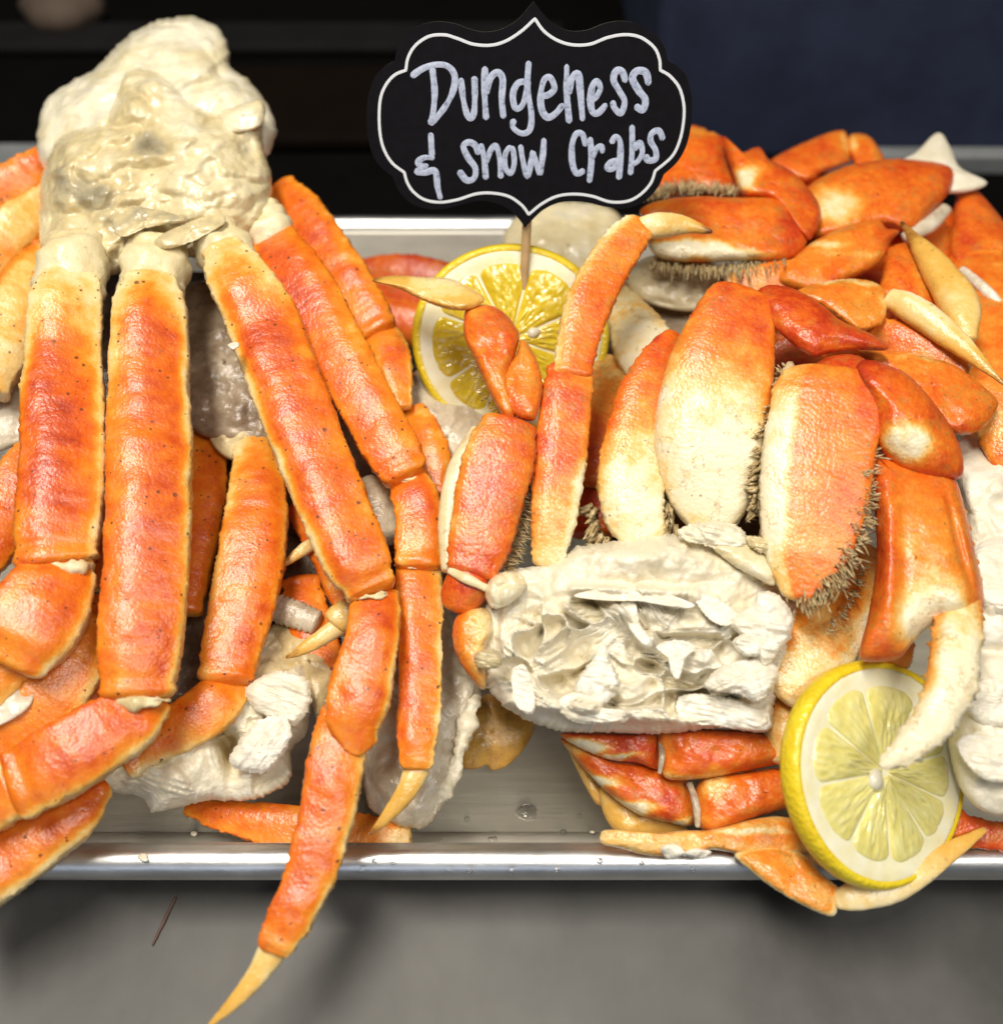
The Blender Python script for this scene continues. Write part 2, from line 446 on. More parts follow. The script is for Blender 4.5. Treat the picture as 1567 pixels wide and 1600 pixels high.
def flesh_mat(name, stops, rough, sss, scale=60, fib=(1, 1, 1), coat=0.3, bmp=0.5, dist=.0008, dark=None):
    m, nt, b = new_mat(name)
    tc = N(nt, 'ShaderNodeTexCoord').outputs['Object']
    mp = N(nt, 'ShaderNodeMapping'); nt.links.new(tc, mp.inputs[0]); mp.inputs['Scale'].default_value = fib
    tn = N(nt, 'ShaderNodeAttribute', attribute_name='tone').outputs['Fac']
    n1 = noise(nt, tc, scale, 6, 0.65); n2 = noise(nt, mp.outputs[0], 420, 4, 0.6)
    t = maths(nt, 'ADD', tn, maths(nt, 'MULTIPLY', maths(nt, 'SUBTRACT', n1, 0.5), 1.1))
    t = maths(nt, 'ADD', t, maths(nt, 'MULTIPLY', maths(nt, 'SUBTRACT', n2, 0.5), 0.25))
    col = ramp(nt, stops, t).outputs[0]
    if dark:
        d = maths(nt, 'MULTIPLY', maths(nt, 'SUBTRACT', noise(nt, tc, 210, 7, 0.8), 0.655), 7.0, True)
        col = mixc(nt, maths(nt, 'MULTIPLY', d, dark), col, (.12, .09, .05))
    nt.links.new(col, b.inputs['Base Color'])
    nt.links.new(maths(nt, 'ADD', maths(nt, 'MULTIPLY', n1, 0.3), rough - .15), b.inputs['Roughness'])
    b.inputs['Subsurface Weight'].default_value = sss
    b.inputs['Subsurface Radius'].default_value = (0.005, 0.003, 0.0017); b.inputs['Subsurface Scale'].default_value = 1.0
    b.inputs['Coat Weight'].default_value = coat; b.inputs['Coat Roughness'].default_value = 0.15
    h = maths(nt, 'ADD', n2, maths(nt, 'MULTIPLY', noise(nt, tc, 190, 5, .65), 1.3))
    bump(nt, b, h, bmp, dist)
    return m
M['snowbody'] = flesh_mat('snow_crab_body_skin', [(0.0, (.20, .17, .10)), (.25, (.42, .36, .23)), (.5, (.68, .55, .29)), (.75, (.80, .69, .43)), (1.0, (.86, .79, .60))], .25, .15, dark=.75, bmp=.4, coat=.6)
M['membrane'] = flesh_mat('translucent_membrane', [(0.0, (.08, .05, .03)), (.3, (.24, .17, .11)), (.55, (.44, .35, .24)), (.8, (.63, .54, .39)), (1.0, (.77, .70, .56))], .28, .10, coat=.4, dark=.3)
M['meat'] = flesh_mat('white_crab_meat', [(0.0, (.46, .33, .15)), (.22, (.66, .54, .31)), (.5, (.78, .70, .51)), (.75, (.83, .75, .57)), (1.0, (.87, .82, .69))], .36, .05, scale=90, coat=.25, bmp=.6, dark=.3, fib=(1, 1, 1))
M['fibre'] = flesh_mat('flaked_crab_meat', [(0.0, (.45, .32, .14)), (.25, (.66, .54, .34)), (.5, (.78, .70, .52)), (.75, (.83, .76, .60)), (1.0, (.86, .81, .69))], .34, .06, scale=90, coat=.3, bmp=.7, fib=(.25, 1.8, 1.8))

m, nt, b = new_mat('bristle'); b.inputs['Base Color'].default_value = (.47, .33, .14, 1); b.inputs['Roughness'].default_value = .55
b.inputs['Subsurface Weight'].default_value = .1; b.inputs['Subsurface Radius'].default_value = (.001, .001, .0005)
co = N(nt, 'ShaderNodeTexCoord').outputs['Object']
nt.links.new(ramp(nt, [(.3, (.30, .20, .08)), (.5, (.52, .38, .18)), (.7, (.70, .57, .33))], noise(nt, co, 300, 3)).outputs[0], b.inputs['Base Color'])
M['hair'] = m

M['hairmat'] = flesh_mat('matted_bristles', [(0.0, (.20, .13, .05)), (.4, (.42, .30, .14)), (.7, (.60, .47, .26)), (1.0, (.74, .63, .42))], .6, 0, coat=0, bmp=.8)
def metal(name, col, rough, stretch, var=.25, bm=.2, metallic=1.0, scale=120):
    m, nt, b = new_mat(name)
    tc = N(nt, 'ShaderNodeTexCoord').outputs['Object']
    mp = N(nt, 'ShaderNodeMapping'); nt.links.new(tc, mp.inputs[0]); mp.inputs['Scale'].default_value = stretch
    n1 = noise(nt, mp.outputs[0], scale, 5, .6); n2 = noise(nt, tc, 18, 5, .6)
    c2 = tuple(c * (1 - var) for c in col)
    f = maths(nt, 'ADD', maths(nt, 'MULTIPLY', n1, .5), maths(nt, 'MULTIPLY', n2, .5))
    nt.links.new(ramp(nt, [(.35, c2), (.65, col)], f).outputs[0], b.inputs['Base Color'])
    b.inputs['Metallic'].default_value = metallic
    nt.links.new(maths(nt, 'ADD', maths(nt, 'MULTIPLY', n2, .3), rough - .15), b.inputs['Roughness'])
    bump(nt, b, n1, bm, .0004)
    return m
M['pan'] = metal('brushed_aluminium', (.86, .82, .72), .50, (.12, 1.6, 1), .25, .35, .6)
M['rim'] = metal('worn_aluminium_rim', (.86, .86, .85), .38, (.5, 1, 1), .25, .45, scale=160)
M['counter'] = metal('stainless_counter', (.138, .133, .124), .55, (.7, .45, 1), .5, .1, .45, 26)

def plain(name, col, rough=.5, coat=0, scale=40, var=.3, spec=.5):
    m, nt, b = new_mat(name)
    co = N(nt, 'ShaderNodeTexCoord').outputs['Object']
    nt.links.new(ramp(nt, [(.3, tuple(c * (1 - var) for c in col)), (.7, col)], noise(nt, co, scale, 4)).outputs[0], b.inputs['Base Color'])
    b.inputs['Roughness'].default_value = rough; b.inputs['Coat Weight'].default_value = coat; b.inputs['Specular IOR Level'].default_value = spec
    return m
M['black'] = plain('unlit_black', (.003, .0025, .0022), .9, spec=.05)  # near-black colour stands in for the unlit space behind the pan
M['brownblack'] = plain('dark_brown_shelf', (.006, .0035, .002), .8, spec=.05)
M['navy'] = plain('navy_plastic', (.034, .043, .080), .6, spec=.15)
M['greylip'] = plain('grey_lip', (.22, .23, .23), .5)
M['board'] = plain('chalkboard_card', (.0055, .005, .007), .6, scale=300, var=.4, spec=.12)
M['cardedge'] = plain('card_edge', (.16, .13, .10), .8)
M['wood'] = plain('bamboo_skewer', (.62, .42, .20), .5, scale=200)
m, nt, b = new_mat('printed_line'); b.inputs['Base Color'].default_value = (.75, .78, .82, 1); b.inputs['Roughness'].default_value = .5; M['line'] = m
m, nt, b = new_mat('chalk_marker'); co = N(nt, 'ShaderNodeTexCoord').outputs['Object']
nt.links.new(ramp(nt, [(.30, (.08, .09, .14)), (.44, (.40, .46, .60)), (.65, (.58, .64, .78))], noise(nt, co, 500, 6, .75)).outputs[0], b.inputs['Base Color'])
b.inputs['Roughness'].default_value = .6; M['chalk'] = m
# lemon
m, nt, b = new_mat('lemon_rind'); co = N(nt, 'ShaderNodeTexCoord').outputs['Object']
nt.links.new(ramp(nt, [(.3, (.80, .55, .012)), (.7, (.86, .68, .03))], noise(nt, co, 90, 4)).outputs[0], b.inputs['Base Color'])
b.inputs['Roughness'].default_value = .38; b.inputs['Coat Weight'].default_value = .2
b.inputs['Subsurface Weight'].default_value = .15; b.inputs['Subsurface Radius'].default_value = (.003, .002, .0006)
bump(nt, b, voro(nt, co, 700), .4, .0006); M['rind'] = m
m, nt, b = new_mat('lemon_pith'); co = N(nt, 'ShaderNodeTexCoord').outputs['Object']
nt.links.new(ramp(nt, [(.3, (.84, .76, .42)), (.6, (.88, .84, .62))], noise(nt, co, 150, 4)).outputs[0], b.inputs['Base Color'])
b.inputs['Roughness'].default_value = .45; b.inputs['Subsurface Weight'].default_value = .3; b.inputs['Subsurface Radius'].default_value = (.004, .003, .001)
bump(nt, b, noise(nt, co, 400, 3), .3, .0005); M['pith'] = m
def pulp(name, c1, c2, c3):
    m, nt, b = new_mat(name); co = N(nt, 'ShaderNodeTexCoord').outputs['Object']
    tn = N(nt, 'ShaderNodeAttribute', attribute_name='tone').outputs['Fac']
    n = noise(nt, co, 160, 4)
    f = maths(nt, 'ADD', maths(nt, 'MULTIPLY', n, .5), maths(nt, 'MULTIPLY', tn, .5))
    nt.links.new(ramp(nt, [(.2, c1), (.5, c2), (.8, c3)], f).outputs[0], b.inputs['Base Color'])
    b.inputs['Roughness'].default_value = .14; b.inputs['Coat Weight'].default_value = .6; b.inputs['Coat Roughness'].default_value = .08
    b.inputs['Subsurface Weight'].default_value = .55; b.inputs['Subsurface Radius'].default_value = (.008, .006, .0015)
    bump(nt, b, noise(nt, co, 420, 3), .35, .0006)
    return m
M['pulp_gold'] = pulp('golden_lemon_pulp', (.60, .40, .010), (.72, .54, .03), (.82, .68, .12))
M['pulp_pale'] = pulp('pale_lemon_pulp', (.70, .60, .14), (.79, .72, .27), (.85, .81, .45))
M['seed'] = plain('lemon_seed', (.84, .78, .60), .35, .4)
m, nt, b = new_mat('water'); b.inputs['Base Color'].default_value = (1, 1, 1, 1); b.inputs['Roughness'].default_value = .02; b.inputs['Transmission Weight'].default_value = 1; b.inputs['IOR'].default_value = 1.33; M['water'] = m

# ------------------------------------------------------------------ the setting
def box(name, x0, x1, y0, y1, z0, z1, mat, parent=None, bev=0.0):
    V = np.array([(x, y, z) for z in (z0, z1) for y in (y0, y1) for x in (x0, x1)], float)
    F = [(0, 2, 3, 1), (4, 5, 7, 6), (0, 1, 5, 4), (2, 6, 7, 3), (0, 4, 6, 2), (1, 3, 7, 5)]
    o = mesh_obj(name, V, F, mat, parent, smooth=False)
    if bev:
        md = o.modifiers.new('bevel', 'BEVEL'); md.width = bev; md.segments = 3
    return o
tag(box('counter', -0.75, 0.75, -0.60, 0.338, -0.05, -0.002, M['counter']), kind='structure')
tag(box('back_counter', -0.9, 0.9, 0.3385, 1.6, -0.05, -0.0025, M['black']), kind='structure')
tag(box('back_wall', -1.2, 1.2, 1.6, 1.64, -0.05, 0.9, M['black']), kind='structure')
# navy bin at the back with a pale lip along its foot
p = at(1010, 226, 1.0); q = at(1010, 250, 1.0)
nb = thing('navy_bin', (0.35, p[1] + .10, -0.0025), 'navy blue plastic bin with pale lip behind the crab claws', 'bin')
box('bin_body', p[0], p[0] + .60, p[1], p[1] + .30, -0.0025, 0.12, M['navy'], nb, .008)
box('bin_lip', p[0] + .10, p[0] + .60, q[1] + .004, p[1] - .001, -0.0024, 0.010, M['greylip'], nb, .002)
p = at(70, 222, 0.5); q = at(70, 268, 0.5)
tag(box('metal_strip', p[0] - .30, p[0] - .0, q[1], p[1], -0.0024, .005, M['greylip'], None, .002), 'grey metal strip on dark counter behind orange legs', 'strip')
p = at(200, 85, 0); q = at(200, 45, 0)
tag(box('dark_rail', -0.62, 0.04, p[1], q[1], -0.0024, .006, plain('dark_grey_rail', (.010, .009, .009), .8, spec=.1), None, .004), 'dark grey rail lying on dark counter behind the crab', 'rail')
p = at(520, 235, 0); q = at(520, 120, 0)
tag(box('brown_box', p[0] - .07, p[0] + .10, p[1], q[1], -0.0024, .008, M['brownblack'], None, .004), 'very dark brown flat box behind the chalkboard sign', 'box')
p = at(95, 18, 1.0)
g = np.linspace(0, 2 * math.pi, 14)[:-1]
V = [p + np.array([.026 * math.sin(a) * math.cos(t) * (1 + .2 * math.sin(3 * t)), .02 * math.sin(a) * math.sin(t), .014 * math.cos(a)]) for a in np.linspace(.05, math.pi - .05, 8) for t in g]
tag(mesh_obj('tan_lump', V, grid_faces(8, 13) + [tuple(range(13)), tuple(range(91, 104))], plain('tan_crust', (.09, .06, .04), .8)), 'tan rounded lump on the dark counter behind white crab body', 'lump')

# sheet pan: floor, walls and rolled rim swept round a rounded rectangle
pan = thing('sheet_pan', (0, .165, -0.001), 'brushed aluminium sheet pan with rolled rim under the crab', 'pan')
def rrect(off, rad, n=14):
    x1, y0, y1 = .23 + off, -off, .33 + off
    out = []
    for cx, cy, a0 in ((x1 - rad, y1 - rad, 0), (-x1 + rad, y1 - rad, 90), (-x1 + rad, y0 + rad, 180), (x1 - rad, y0 + rad, 270)):
        for k in range(n):
            a = math.radians(a0 + 90 * k / (n - 1)); out.append((cx + rad * math.cos(a), cy + rad * math.sin(a)))
    return out
def sweep(profile, name, mat):
    V = []; n = 56
    for off, z in profile:
        for x, y in rrect(off, max(.022 + off, .006)): V.append((x, y, z))
    return V, grid_faces(len(profile), n)
prof = [(-.0225, .0), (-.0190, .0008), (-.0172, .0035), (-.0100, .0205), (-.0090, .0222)]
V, F = sweep(prof, 'wall', None); F.append(tuple(range(56)))
o = mesh_obj('pan_tray', V, F, M['pan'], pan); md = o.modifiers.new('solid', 'SOLIDIFY'); md.thickness = .0009; md.offset = 0
prof = [(-.0089, .0219), (-.0082, .0236)] + [(-.0042 + .0042 * math.sin(a), .0204 + .0046 * math.cos(a)) for a in np.linspace(-.75, 3.3, 18)]
V, F = sweep(prof, 'rim', None)
o = mesh_obj('rolled_rim', V, F, M['rim'], pan); md = o.modifiers.new('solid', 'SOLIDIFY'); md.thickness = .0008; md.offset = -1

# ------------------------------------------------------------------ chalkboard sign
ZX = lambda P: np.stack([560 + np.asarray(P, float)[:, 0] / 2.902, np.asarray(P, float)[:, 1] / 2.902], 1)
SP0 = at(817, 512, 8.2); SN = np.array([0, -math.cos(math.radians(24)), math.sin(math.radians(24))])
def sign_pts(P2): return on_plane(P2[:, 0], P2[:, 1], SP0, SN)
def smooth_path(runs, per=14):
    out = []
    for r in runs:
        Q, _ = cat(r, per * (len(r) - 1)); out.append(Q[:-1])
    return np.vstack(out)
OUT = [[(795, 3), (830, 52), (885, 108), (960, 140), (1040, 135), (1110, 108), (1190, 95), (1270, 110), (1340, 152), (1385, 210), (1402, 275)],
       [(1402, 275), (1450, 303), (1490, 355), (1510, 440), (1512, 520), (1500, 610), (1478, 680), (1440, 740), (1385, 790)],
       [(1385, 790), (1357, 850), (1300, 910), (1220, 945), (1130, 940), (1040, 920), (970, 914), (900, 922), (830, 958), (755, 1032)],
       [(755, 1032), (728, 995), (690, 955), (620, 920), (540, 911), (460, 930), (380, 948), (300, 945), (230, 915), (180, 860), (155, 800)],
       [(155, 800), (100, 755), (60, 690), (42, 600), (38, 500), (48, 420), (75, 350), (115, 305), (165, 275)],
       [(165, 275), (178, 215), (215, 155), (280, 115), (350, 98), (430, 105), (500, 130), (570, 145), (640, 135), (700, 105), (750, 60), (795, 3)]]
INN = [[(800, 85), (840, 140), (900, 182), (970, 203), (1050, 200), (1130, 170), (1210, 157), (1280, 170), (1340, 215), (1364, 268), (1368, 318)],
       [(1368, 318), (1412, 345), (1455, 400), (1475, 480), (1472, 560), (1455, 640), (1420, 710), (1345, 775)],
       [(1345, 775), (1325, 830), (1280, 880), (1220, 912), (1140, 915), (1060, 890), (980, 880), (900, 890), (830, 925), (772, 972)],
       [(772, 972), (740, 930), (680, 890), (600, 875), (530, 880), (450, 905), (370, 917), (300, 905), (250, 870), (222, 828), (208, 782)],
       [(208, 782), (150, 735), (110, 660), (95, 560), (100, 450), (125, 385), (165, 340), (215, 318)],
       [(215, 318), (226, 260), (260, 205), (320, 165), (390, 158), (450, 175), (520, 200), (600, 205), (670, 185), (740, 140), (800, 85)]]
bp = sign_pts(ZX(smooth_path(OUT)))
sign = thing('chalkboard_sign', SP0, 'black scalloped chalkboard sign on a wooden skewer stuck in lemon', 'sign')
n = len(bp)
V = np.vstack([bp, bp - SN * .0012])
F = [tuple(range(n - 1, -1, -1)), tuple(range(n, 2 * n))] + [(i, (i + 1) % n, n + (i + 1) % n, n + i) for i in range(n)]
o = mesh_obj('board', V, F, [M['board'], M['cardedge']], sign, smooth=False)
for pl in o.data.polygons[2:]: pl.material_index = 1
def ribbon(P2, hw, h0, h1, closed=False, dome=.00012, caps=True):
    """painted stroke standing a hair proud of the board"""
    P = sign_pts(P2); k = len(P)
    T = unit(np.roll(P, -1, 0) - np.roll(P, 1, 0)) if closed else unit(np.gradient(P, axis=0))
    S = np.cross(SN, T)
    w = np.full(k, hw / FPX * depth_of(P).mean())
    if not closed:
        L = np.concatenate([[0], np.cumsum(np.linalg.norm(np.diff(P, axis=0), axis=1))])
        d = np.minimum(L, L[-1] - L); q = np.clip(1 - d / w, 0, 1); w = w * np.sqrt(np.maximum(1 - q * q, .03))
    if not closed: w = w * (1 + .22 * vnoise(P, 260, k)) 
    hh = np.linspace(h0, h1, k)[:, None]
    V = np.stack([P + S * (x * w)[:, None] + SN * (hh + dome * (1 - x * x)) for x in (-1, -.5, 0, .5, 1)], 1).reshape(-1, 3)
    F = []
    for i in range(k if closed else k - 1):
        j = (i + 1) % k
        for c in range(4): F.append((i * 5 + c, i * 5 + c + 1, j * 5 + c + 1, j * 5 + c))
    return V, F
V, F = ribbon(ZX(smooth_path(INN)), 2.2, .00003, .00003, True, .00004)
mesh_obj('border_line', V, F, M['line'], sign)
LET = [
 [[(238, 348), (290, 312), (345, 294), (400, 298), (434, 335), (434, 395), (405, 465), (355, 532), (318, 562)], [(335, 305), (346, 420), (336, 530), (320, 558)]],
 [[(465, 352), (474, 440), (490, 512), (508, 536), (524, 510), (528, 430), (526, 345)]],
 [[(574, 300), (572, 420), (579, 545)], [(578, 430), (598, 355), (632, 328), (654, 360), (650, 450), (658, 538)]],
 [[(758, 368), (720, 380), (700, 432), (712, 490), (742, 478), (762, 415), (770, 360)], [(772, 275), (766, 400), (784, 515), (776, 588), (738, 604), (700, 575), (706, 538)]],
 [[(812, 437), (860, 430), (888, 400), (870, 352), (842, 362), (826, 430), (832, 500), (860, 532), (898, 510), (930, 470)]],
 [[(944, 290), (944, 420), (956, 560)], [(950, 430), (968, 355), (996, 338), (1006, 420), (1016, 550)]],
 [[(1034, 456), (1075, 440), (1096, 400), (1080, 368), (1060, 392), (1052, 450), (1060, 505), (1086, 512), (1126, 470)]],
 [[(1212, 375), (1196, 326), (1168, 322), (1156, 362), (1182, 412), (1206, 460), (1190, 512), (1162, 492), (1150, 455)]],
 [[(1316, 388), (1302, 330), (1262, 322), (1242, 356), (1270, 410), (1300, 452), (1288, 498), (1252, 478)]],
 [[(328, 600), (334, 712)], [(346, 716), (300, 714), (270, 735), (288, 752), (318, 750)], [(296, 756), (264, 778), (300, 782), (348, 776), (360, 850), (374, 905)]],
 [[(546, 702), (530, 660), (500, 645), (476, 664), (496, 712), (530, 762), (524, 808), (490, 816), (454, 772)]],
 [[(554, 650), (570, 720), (578, 815)], [(576, 742), (600, 680), (624, 662), (640, 720), (646, 810)]],
 [[(692, 660), (666, 698), (666, 758), (690, 786), (706, 742), (702, 684), (690, 664)]],
 [[(734, 655), (746, 730), (766, 800), (784, 725), (790, 690), (806, 740), (824, 786), (836, 700), (841, 625)]],
 [[(1030, 665), (1016, 610), (986, 608), (968, 660), (970, 740), (990, 786), (1026, 770)]],
 [[(1050, 620), (1056, 720), (1046, 830)], [(1058, 722), (1080, 672), (1102, 664), (1106, 696)]],
 [[(1144, 652), (1164, 620), (1186, 642), (1186, 720), (1180, 815)], [(1182, 728), (1142, 736), (1126, 760), (1150, 766), (1182, 734)]],
 [[(1240, 565), (1240, 680), (1232, 795)], [(1246, 682), (1274, 648), (1286, 690), (1266, 730), (1240, 746)]],
 [[(1382, 636), (1362, 594), (1330, 604), (1324, 640), (1346, 680), (1346, 720), (1312, 726), (1300, 700)]]]
for k, L in enumerate(LET):
    V = []; F = []
    for i, st in enumerate(L):
        Q, _ = cat(st, 10 * len(st))
        v, f = ribbon(ZX(Q), 4.9 if k < 9 else 4.5, .00005 + i * .00012, .00011 + i * .00012)
        F += [tuple(x + len(V) for x in ff) for ff in f]; V += list(v)
    mesh_obj('letter', np.array(V), F, M['chalk'], sign)
# skewer behind the board
P = sign_pts(np.array([(829, 250), (827, 300), (824, 345), (820, 420), (816, 515), (815, 540)], float)) - SN * .0028
V = []; na = 10
T = unit(P[-1] - P[0]); S = unit(np.cross(T, SN)); U = np.cross(S, T)
for p_ in P:
    for a in range(na): V.append(p_ + .0016 * (math.cos(2 * math.pi * a / na) * S + math.sin(2 * math.pi * a / na) * U))
mesh_obj('skewer', V, grid_faces(len(P), na) + [tuple(range(na - 1, -1, -1)), tuple(range(len(V) - na, len(V)))], M['wood'], sign)

# ------------------------------------------------------------------ lemon slices
def lemon(label, px, py, z, rad_px, nrm, thick, pulpmat, nseg, rot, seedpos, wob=.02, gap0=.0012, sac=.8, rp=.80):
    c = at(px, py, z); n = unit(np.array(nrm, float)); R = rad_px / FPX * depth_of(c)
    ex = unit(np.cross(UPV, n)); ey = np.cross(n, ex)
    t = thing('lemon_slice', c, label, 'lemon slice', 'lemon slices on the crab')
    fr = lambda a: 1 + wob * math.sin(2 * a + 1) + wob * .6 * math.sin(3 * a + rot)
    loc = lambda r, a, h: c + R * r * fr(a) * (math.cos(a) * ex + math.sin(a) * ey) + n * h
    NA = 96; th = [2 * math.pi * k / NA for k in range(NA)]
    h = thick / 2
    prof = [(.925, h - .0002), (.955, h + .0001), (.980, h - .0003), (.996, h - .0015), (1.006, h * .4), (1.008, -h * .3), (1.0, -h + .0012), (.975, -h + .0001), (.92, -h)]
    mesh_obj('rind', [loc(r, a, z_) for r, z_ in prof for a in th], grid_faces(len(prof), NA), M['rind'], t)
    pr = [(.935, h - .0005), (.90, h - .0002), (.83, h - .0004), (.6, h - .0006), (.3, h - .0005), (.03, h - .0004)]
    rn = np.random.default_rng(int(px))
    V = [loc(r, a, z_ + rn.normal(0, .00008)) for r, z_ in pr for a in th]; F = grid_faces(len(pr), NA) + [tuple(range(5 * NA, 6 * NA))]
    k0 = len(V); V += [loc(r, a, -h + .0002) for r in (.935, .03) for a in th]
    F += [tuple(reversed(f)) for f in grid_faces(2, NA, k0)] + [tuple(range(k0 + 2 * NA - 1, k0 + NA - 1, -1))]
    mesh_obj('pith', V, F, M['pith'], t)
    cuts = np.cumsum(rn.uniform(.75, 1.25, nseg)); cuts = cuts / cuts[-1] * 2 * math.pi + rot
    for i in range(nseg):
        a0 = cuts[i - 1] - (2 * math.pi if i == 0 else 0); a1 = cuts[i]
        am, aw = (a0 + a1) / 2, (a1 - a0) / 2
        nu, nv = 40, 30; r0, r1 = .035, rp + rn.uniform(-.02, .015)
        G = []; T = []
        for u_ in np.linspace(0, 1, nu):
            r = r0 + (r1 - r0) * u_
            gap = gap0 / max(r, .1)
            half = max(aw - gap, .02)
            if u_ > .87: half *= math.sqrt(max(1 - ((u_ - .87) / .132) ** 2, .0))
            if u_ < .06: half *= .4 + 10 * u_
            for v_ in np.linspace(-1, 1, nv):
                G.append((r, am + half * v_, u_, v_))
        G = np.array(G)
        P = np.array([[r * math.cos(a), r * math.sin(a)] for r, a in G[:, :2]])
        # juice sacs: drops stretched along the radius
        q = np.stack([G[:, 0] * 7, (G[:, 1] - am) * 20 * np.sqrt(G[:, 0]), np.full(len(G), i * 9.3)], 1)
        ves = vnoise(q, 1.6, 3 + i) * .6 + vnoise(q * 1.0, 3.4, 8) * .4
        hh = h - .0006 + (.0011 + .0007 * sac * ves) * np.clip((1 - np.abs(G[:, 3]) ** 5), 0, 1) * np.clip(1 - G[:, 2] ** 9, 0, 1)
        edge = (np.abs(G[:, 3]) > .99) | (G[:, 2] > .995) | (G[:, 2] < .005)
        hh = np.where(edge, h - .0016, hh)
        V = np.array([loc(G[k, 0], G[k, 1], hh[k]) for k in range(len(G))])
        mesh_obj('pulp_segment', V, grid_faces(nu, nv, 0, False), pulpmat, t, tone=.5 + .5 * ves)
    if seedpos:
        sx, sy, sl, sw, sa = seedpos
        sc = c + R * (sx * ex + sy * ey) + n * (h + .0004)
        d1 = math.cos(sa) * ex + math.sin(sa) * ey; d2 = np.cross(n, d1)
        V = []
        for u_ in np.linspace(0.02, math.pi - .02, 12):
            for a in range(14):
                b_ = 2 * math.pi * a / 14
                V.append(sc + d1 * (-math.cos(u_)) * sl + (d2 * math.cos(b_) + n * .7 * math.sin(b_)) * sw * math.sin(u_) * (1 + .25 * math.cos(u_)))
        mesh_obj('seed', V, grid_faces(12, 14) + [tuple(range(14)), tuple(range(154, 168))], M['seed'], t)
    return t
toc = unit(CAM - at(795, 530, 7.6))
lemon('lemon slice with golden pulp pierced by the sign skewer', 797, 531, 7.9, 150, toc + np.array([.05, -.05, .12]), .008, M['pulp_gold'], 8, .4, (.24, .07, .0024, .0019, .4), gap0=.0015, sac=1.3, rp=.82)
toc = unit(CAM - at(1365, 1195, 5.6))
lemon('pale lemon slice standing on edge beneath a white claw tip', 1368, 1205, 5.0, 176, toc * .78 + np.array([.60, .0, -.02]), .0072, M['pulp_pale'], 9, .1, (-.14, -.05, .0032, .0026, 1.3))

# ------------------------------------------------------------------ snow crab, upper cluster
SN_ = M['snow']; DU = M['dung']; TIP = M['tip']; CR = M['cream']
def base(px, py, z=0.0):
    p = at(px, py, z); return (float(p[0]), float(p[1]), 0.0)
KW = dict(flat=.62, lump=.5, serr=.6, expo=3.6, band=(.66, .99), lip=1.0, c0=.5, c1=.16, prism=.42, flame=.12)
OR = (.78, 0.36, .95)

A = thing('snow_crab_cluster', base(250, 520), 'snow crab cluster, long legs draped over pan rim from pale body', 'crab')
def afn(x, y):
    d = lambda cx, cy, rx, ry: np.exp(-((x - cx) / rx) ** 2 - ((y - cy) / ry) ** 2)
    h = -0.5 * d(215, 345, 60, 22) - .35 * d(235, 235, 22, 60) + .5 * d(300, 220, 45, 90) + .3 * d(120, 250, 30, 50) - .4 * d(350, 200, 40, 18)
    h = h + .45 * d(380, 190, 30, 18) - .3 * d(395, 245, 20, 10) + .3 * d(320, 345, 60, 16) - .35 * d(130, 330, 18, 30)
    return h
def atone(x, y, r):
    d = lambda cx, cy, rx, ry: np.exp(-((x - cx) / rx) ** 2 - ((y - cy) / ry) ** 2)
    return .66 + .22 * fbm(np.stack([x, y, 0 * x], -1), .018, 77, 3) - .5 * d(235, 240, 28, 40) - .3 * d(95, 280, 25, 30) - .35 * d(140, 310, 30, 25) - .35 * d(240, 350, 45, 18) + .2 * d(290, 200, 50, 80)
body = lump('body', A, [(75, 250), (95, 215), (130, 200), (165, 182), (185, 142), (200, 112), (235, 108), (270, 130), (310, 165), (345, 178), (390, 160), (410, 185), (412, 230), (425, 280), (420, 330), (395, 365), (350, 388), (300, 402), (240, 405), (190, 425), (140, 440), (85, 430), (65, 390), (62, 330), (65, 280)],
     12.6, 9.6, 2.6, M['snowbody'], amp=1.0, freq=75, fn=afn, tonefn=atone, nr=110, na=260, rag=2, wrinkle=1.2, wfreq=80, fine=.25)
lump('torn_skin', A, [(178, 340), (200, 322), (235, 325), (275, 335), (290, 345), (255, 352), (225, 358), (195, 370), (180, 362)], 12.15, 11.85, .25, M['snowbody'], amp=.8, tone=.4, nr=18, na=70, rag=1.5)
lump('torn_skin', A, [(245, 372), (300, 345), (345, 335), (352, 348), (320, 368), (280, 385), (250, 388)], 11.95, 11.65, .25, M['snowbody'], amp=.6, tone=.55, nr=18, na=70, rag=1.2)
lump('shell_spur', A, [(345, 175), (375, 165), (405, 155), (415, 170), (408, 195), (385, 205), (355, 205)], 12.9, 12.5, .5, M['snowbody'], amp=.6, tone=.85, nr=16, na=60)
for pts in ([(122, 375, 11.0, 46), (116, 415, 10.9, 52), (108, 455, 10.5, 50), (104, 500, 10.0, 40)], [(248, 378, 11.0, 42), (243, 420, 10.8, 50), (236, 462, 10.4, 48), (234, 500, 10.0, 40)], [(335, 355, 11.0, 36), (352, 395, 10.9, 44), (372, 435, 10.6, 44), (385, 470, 10.1, 36)], [(405, 325, 10.6, 30), (422, 358, 10.4, 36), (438, 388, 10.1, 36)]):
    seg('leg_base', A, pts, CR, flat=.85, tone=[.55, .66, .72], lump=1.3, corr=.55, ncorr=3.3, c0=.6, c1=.5)
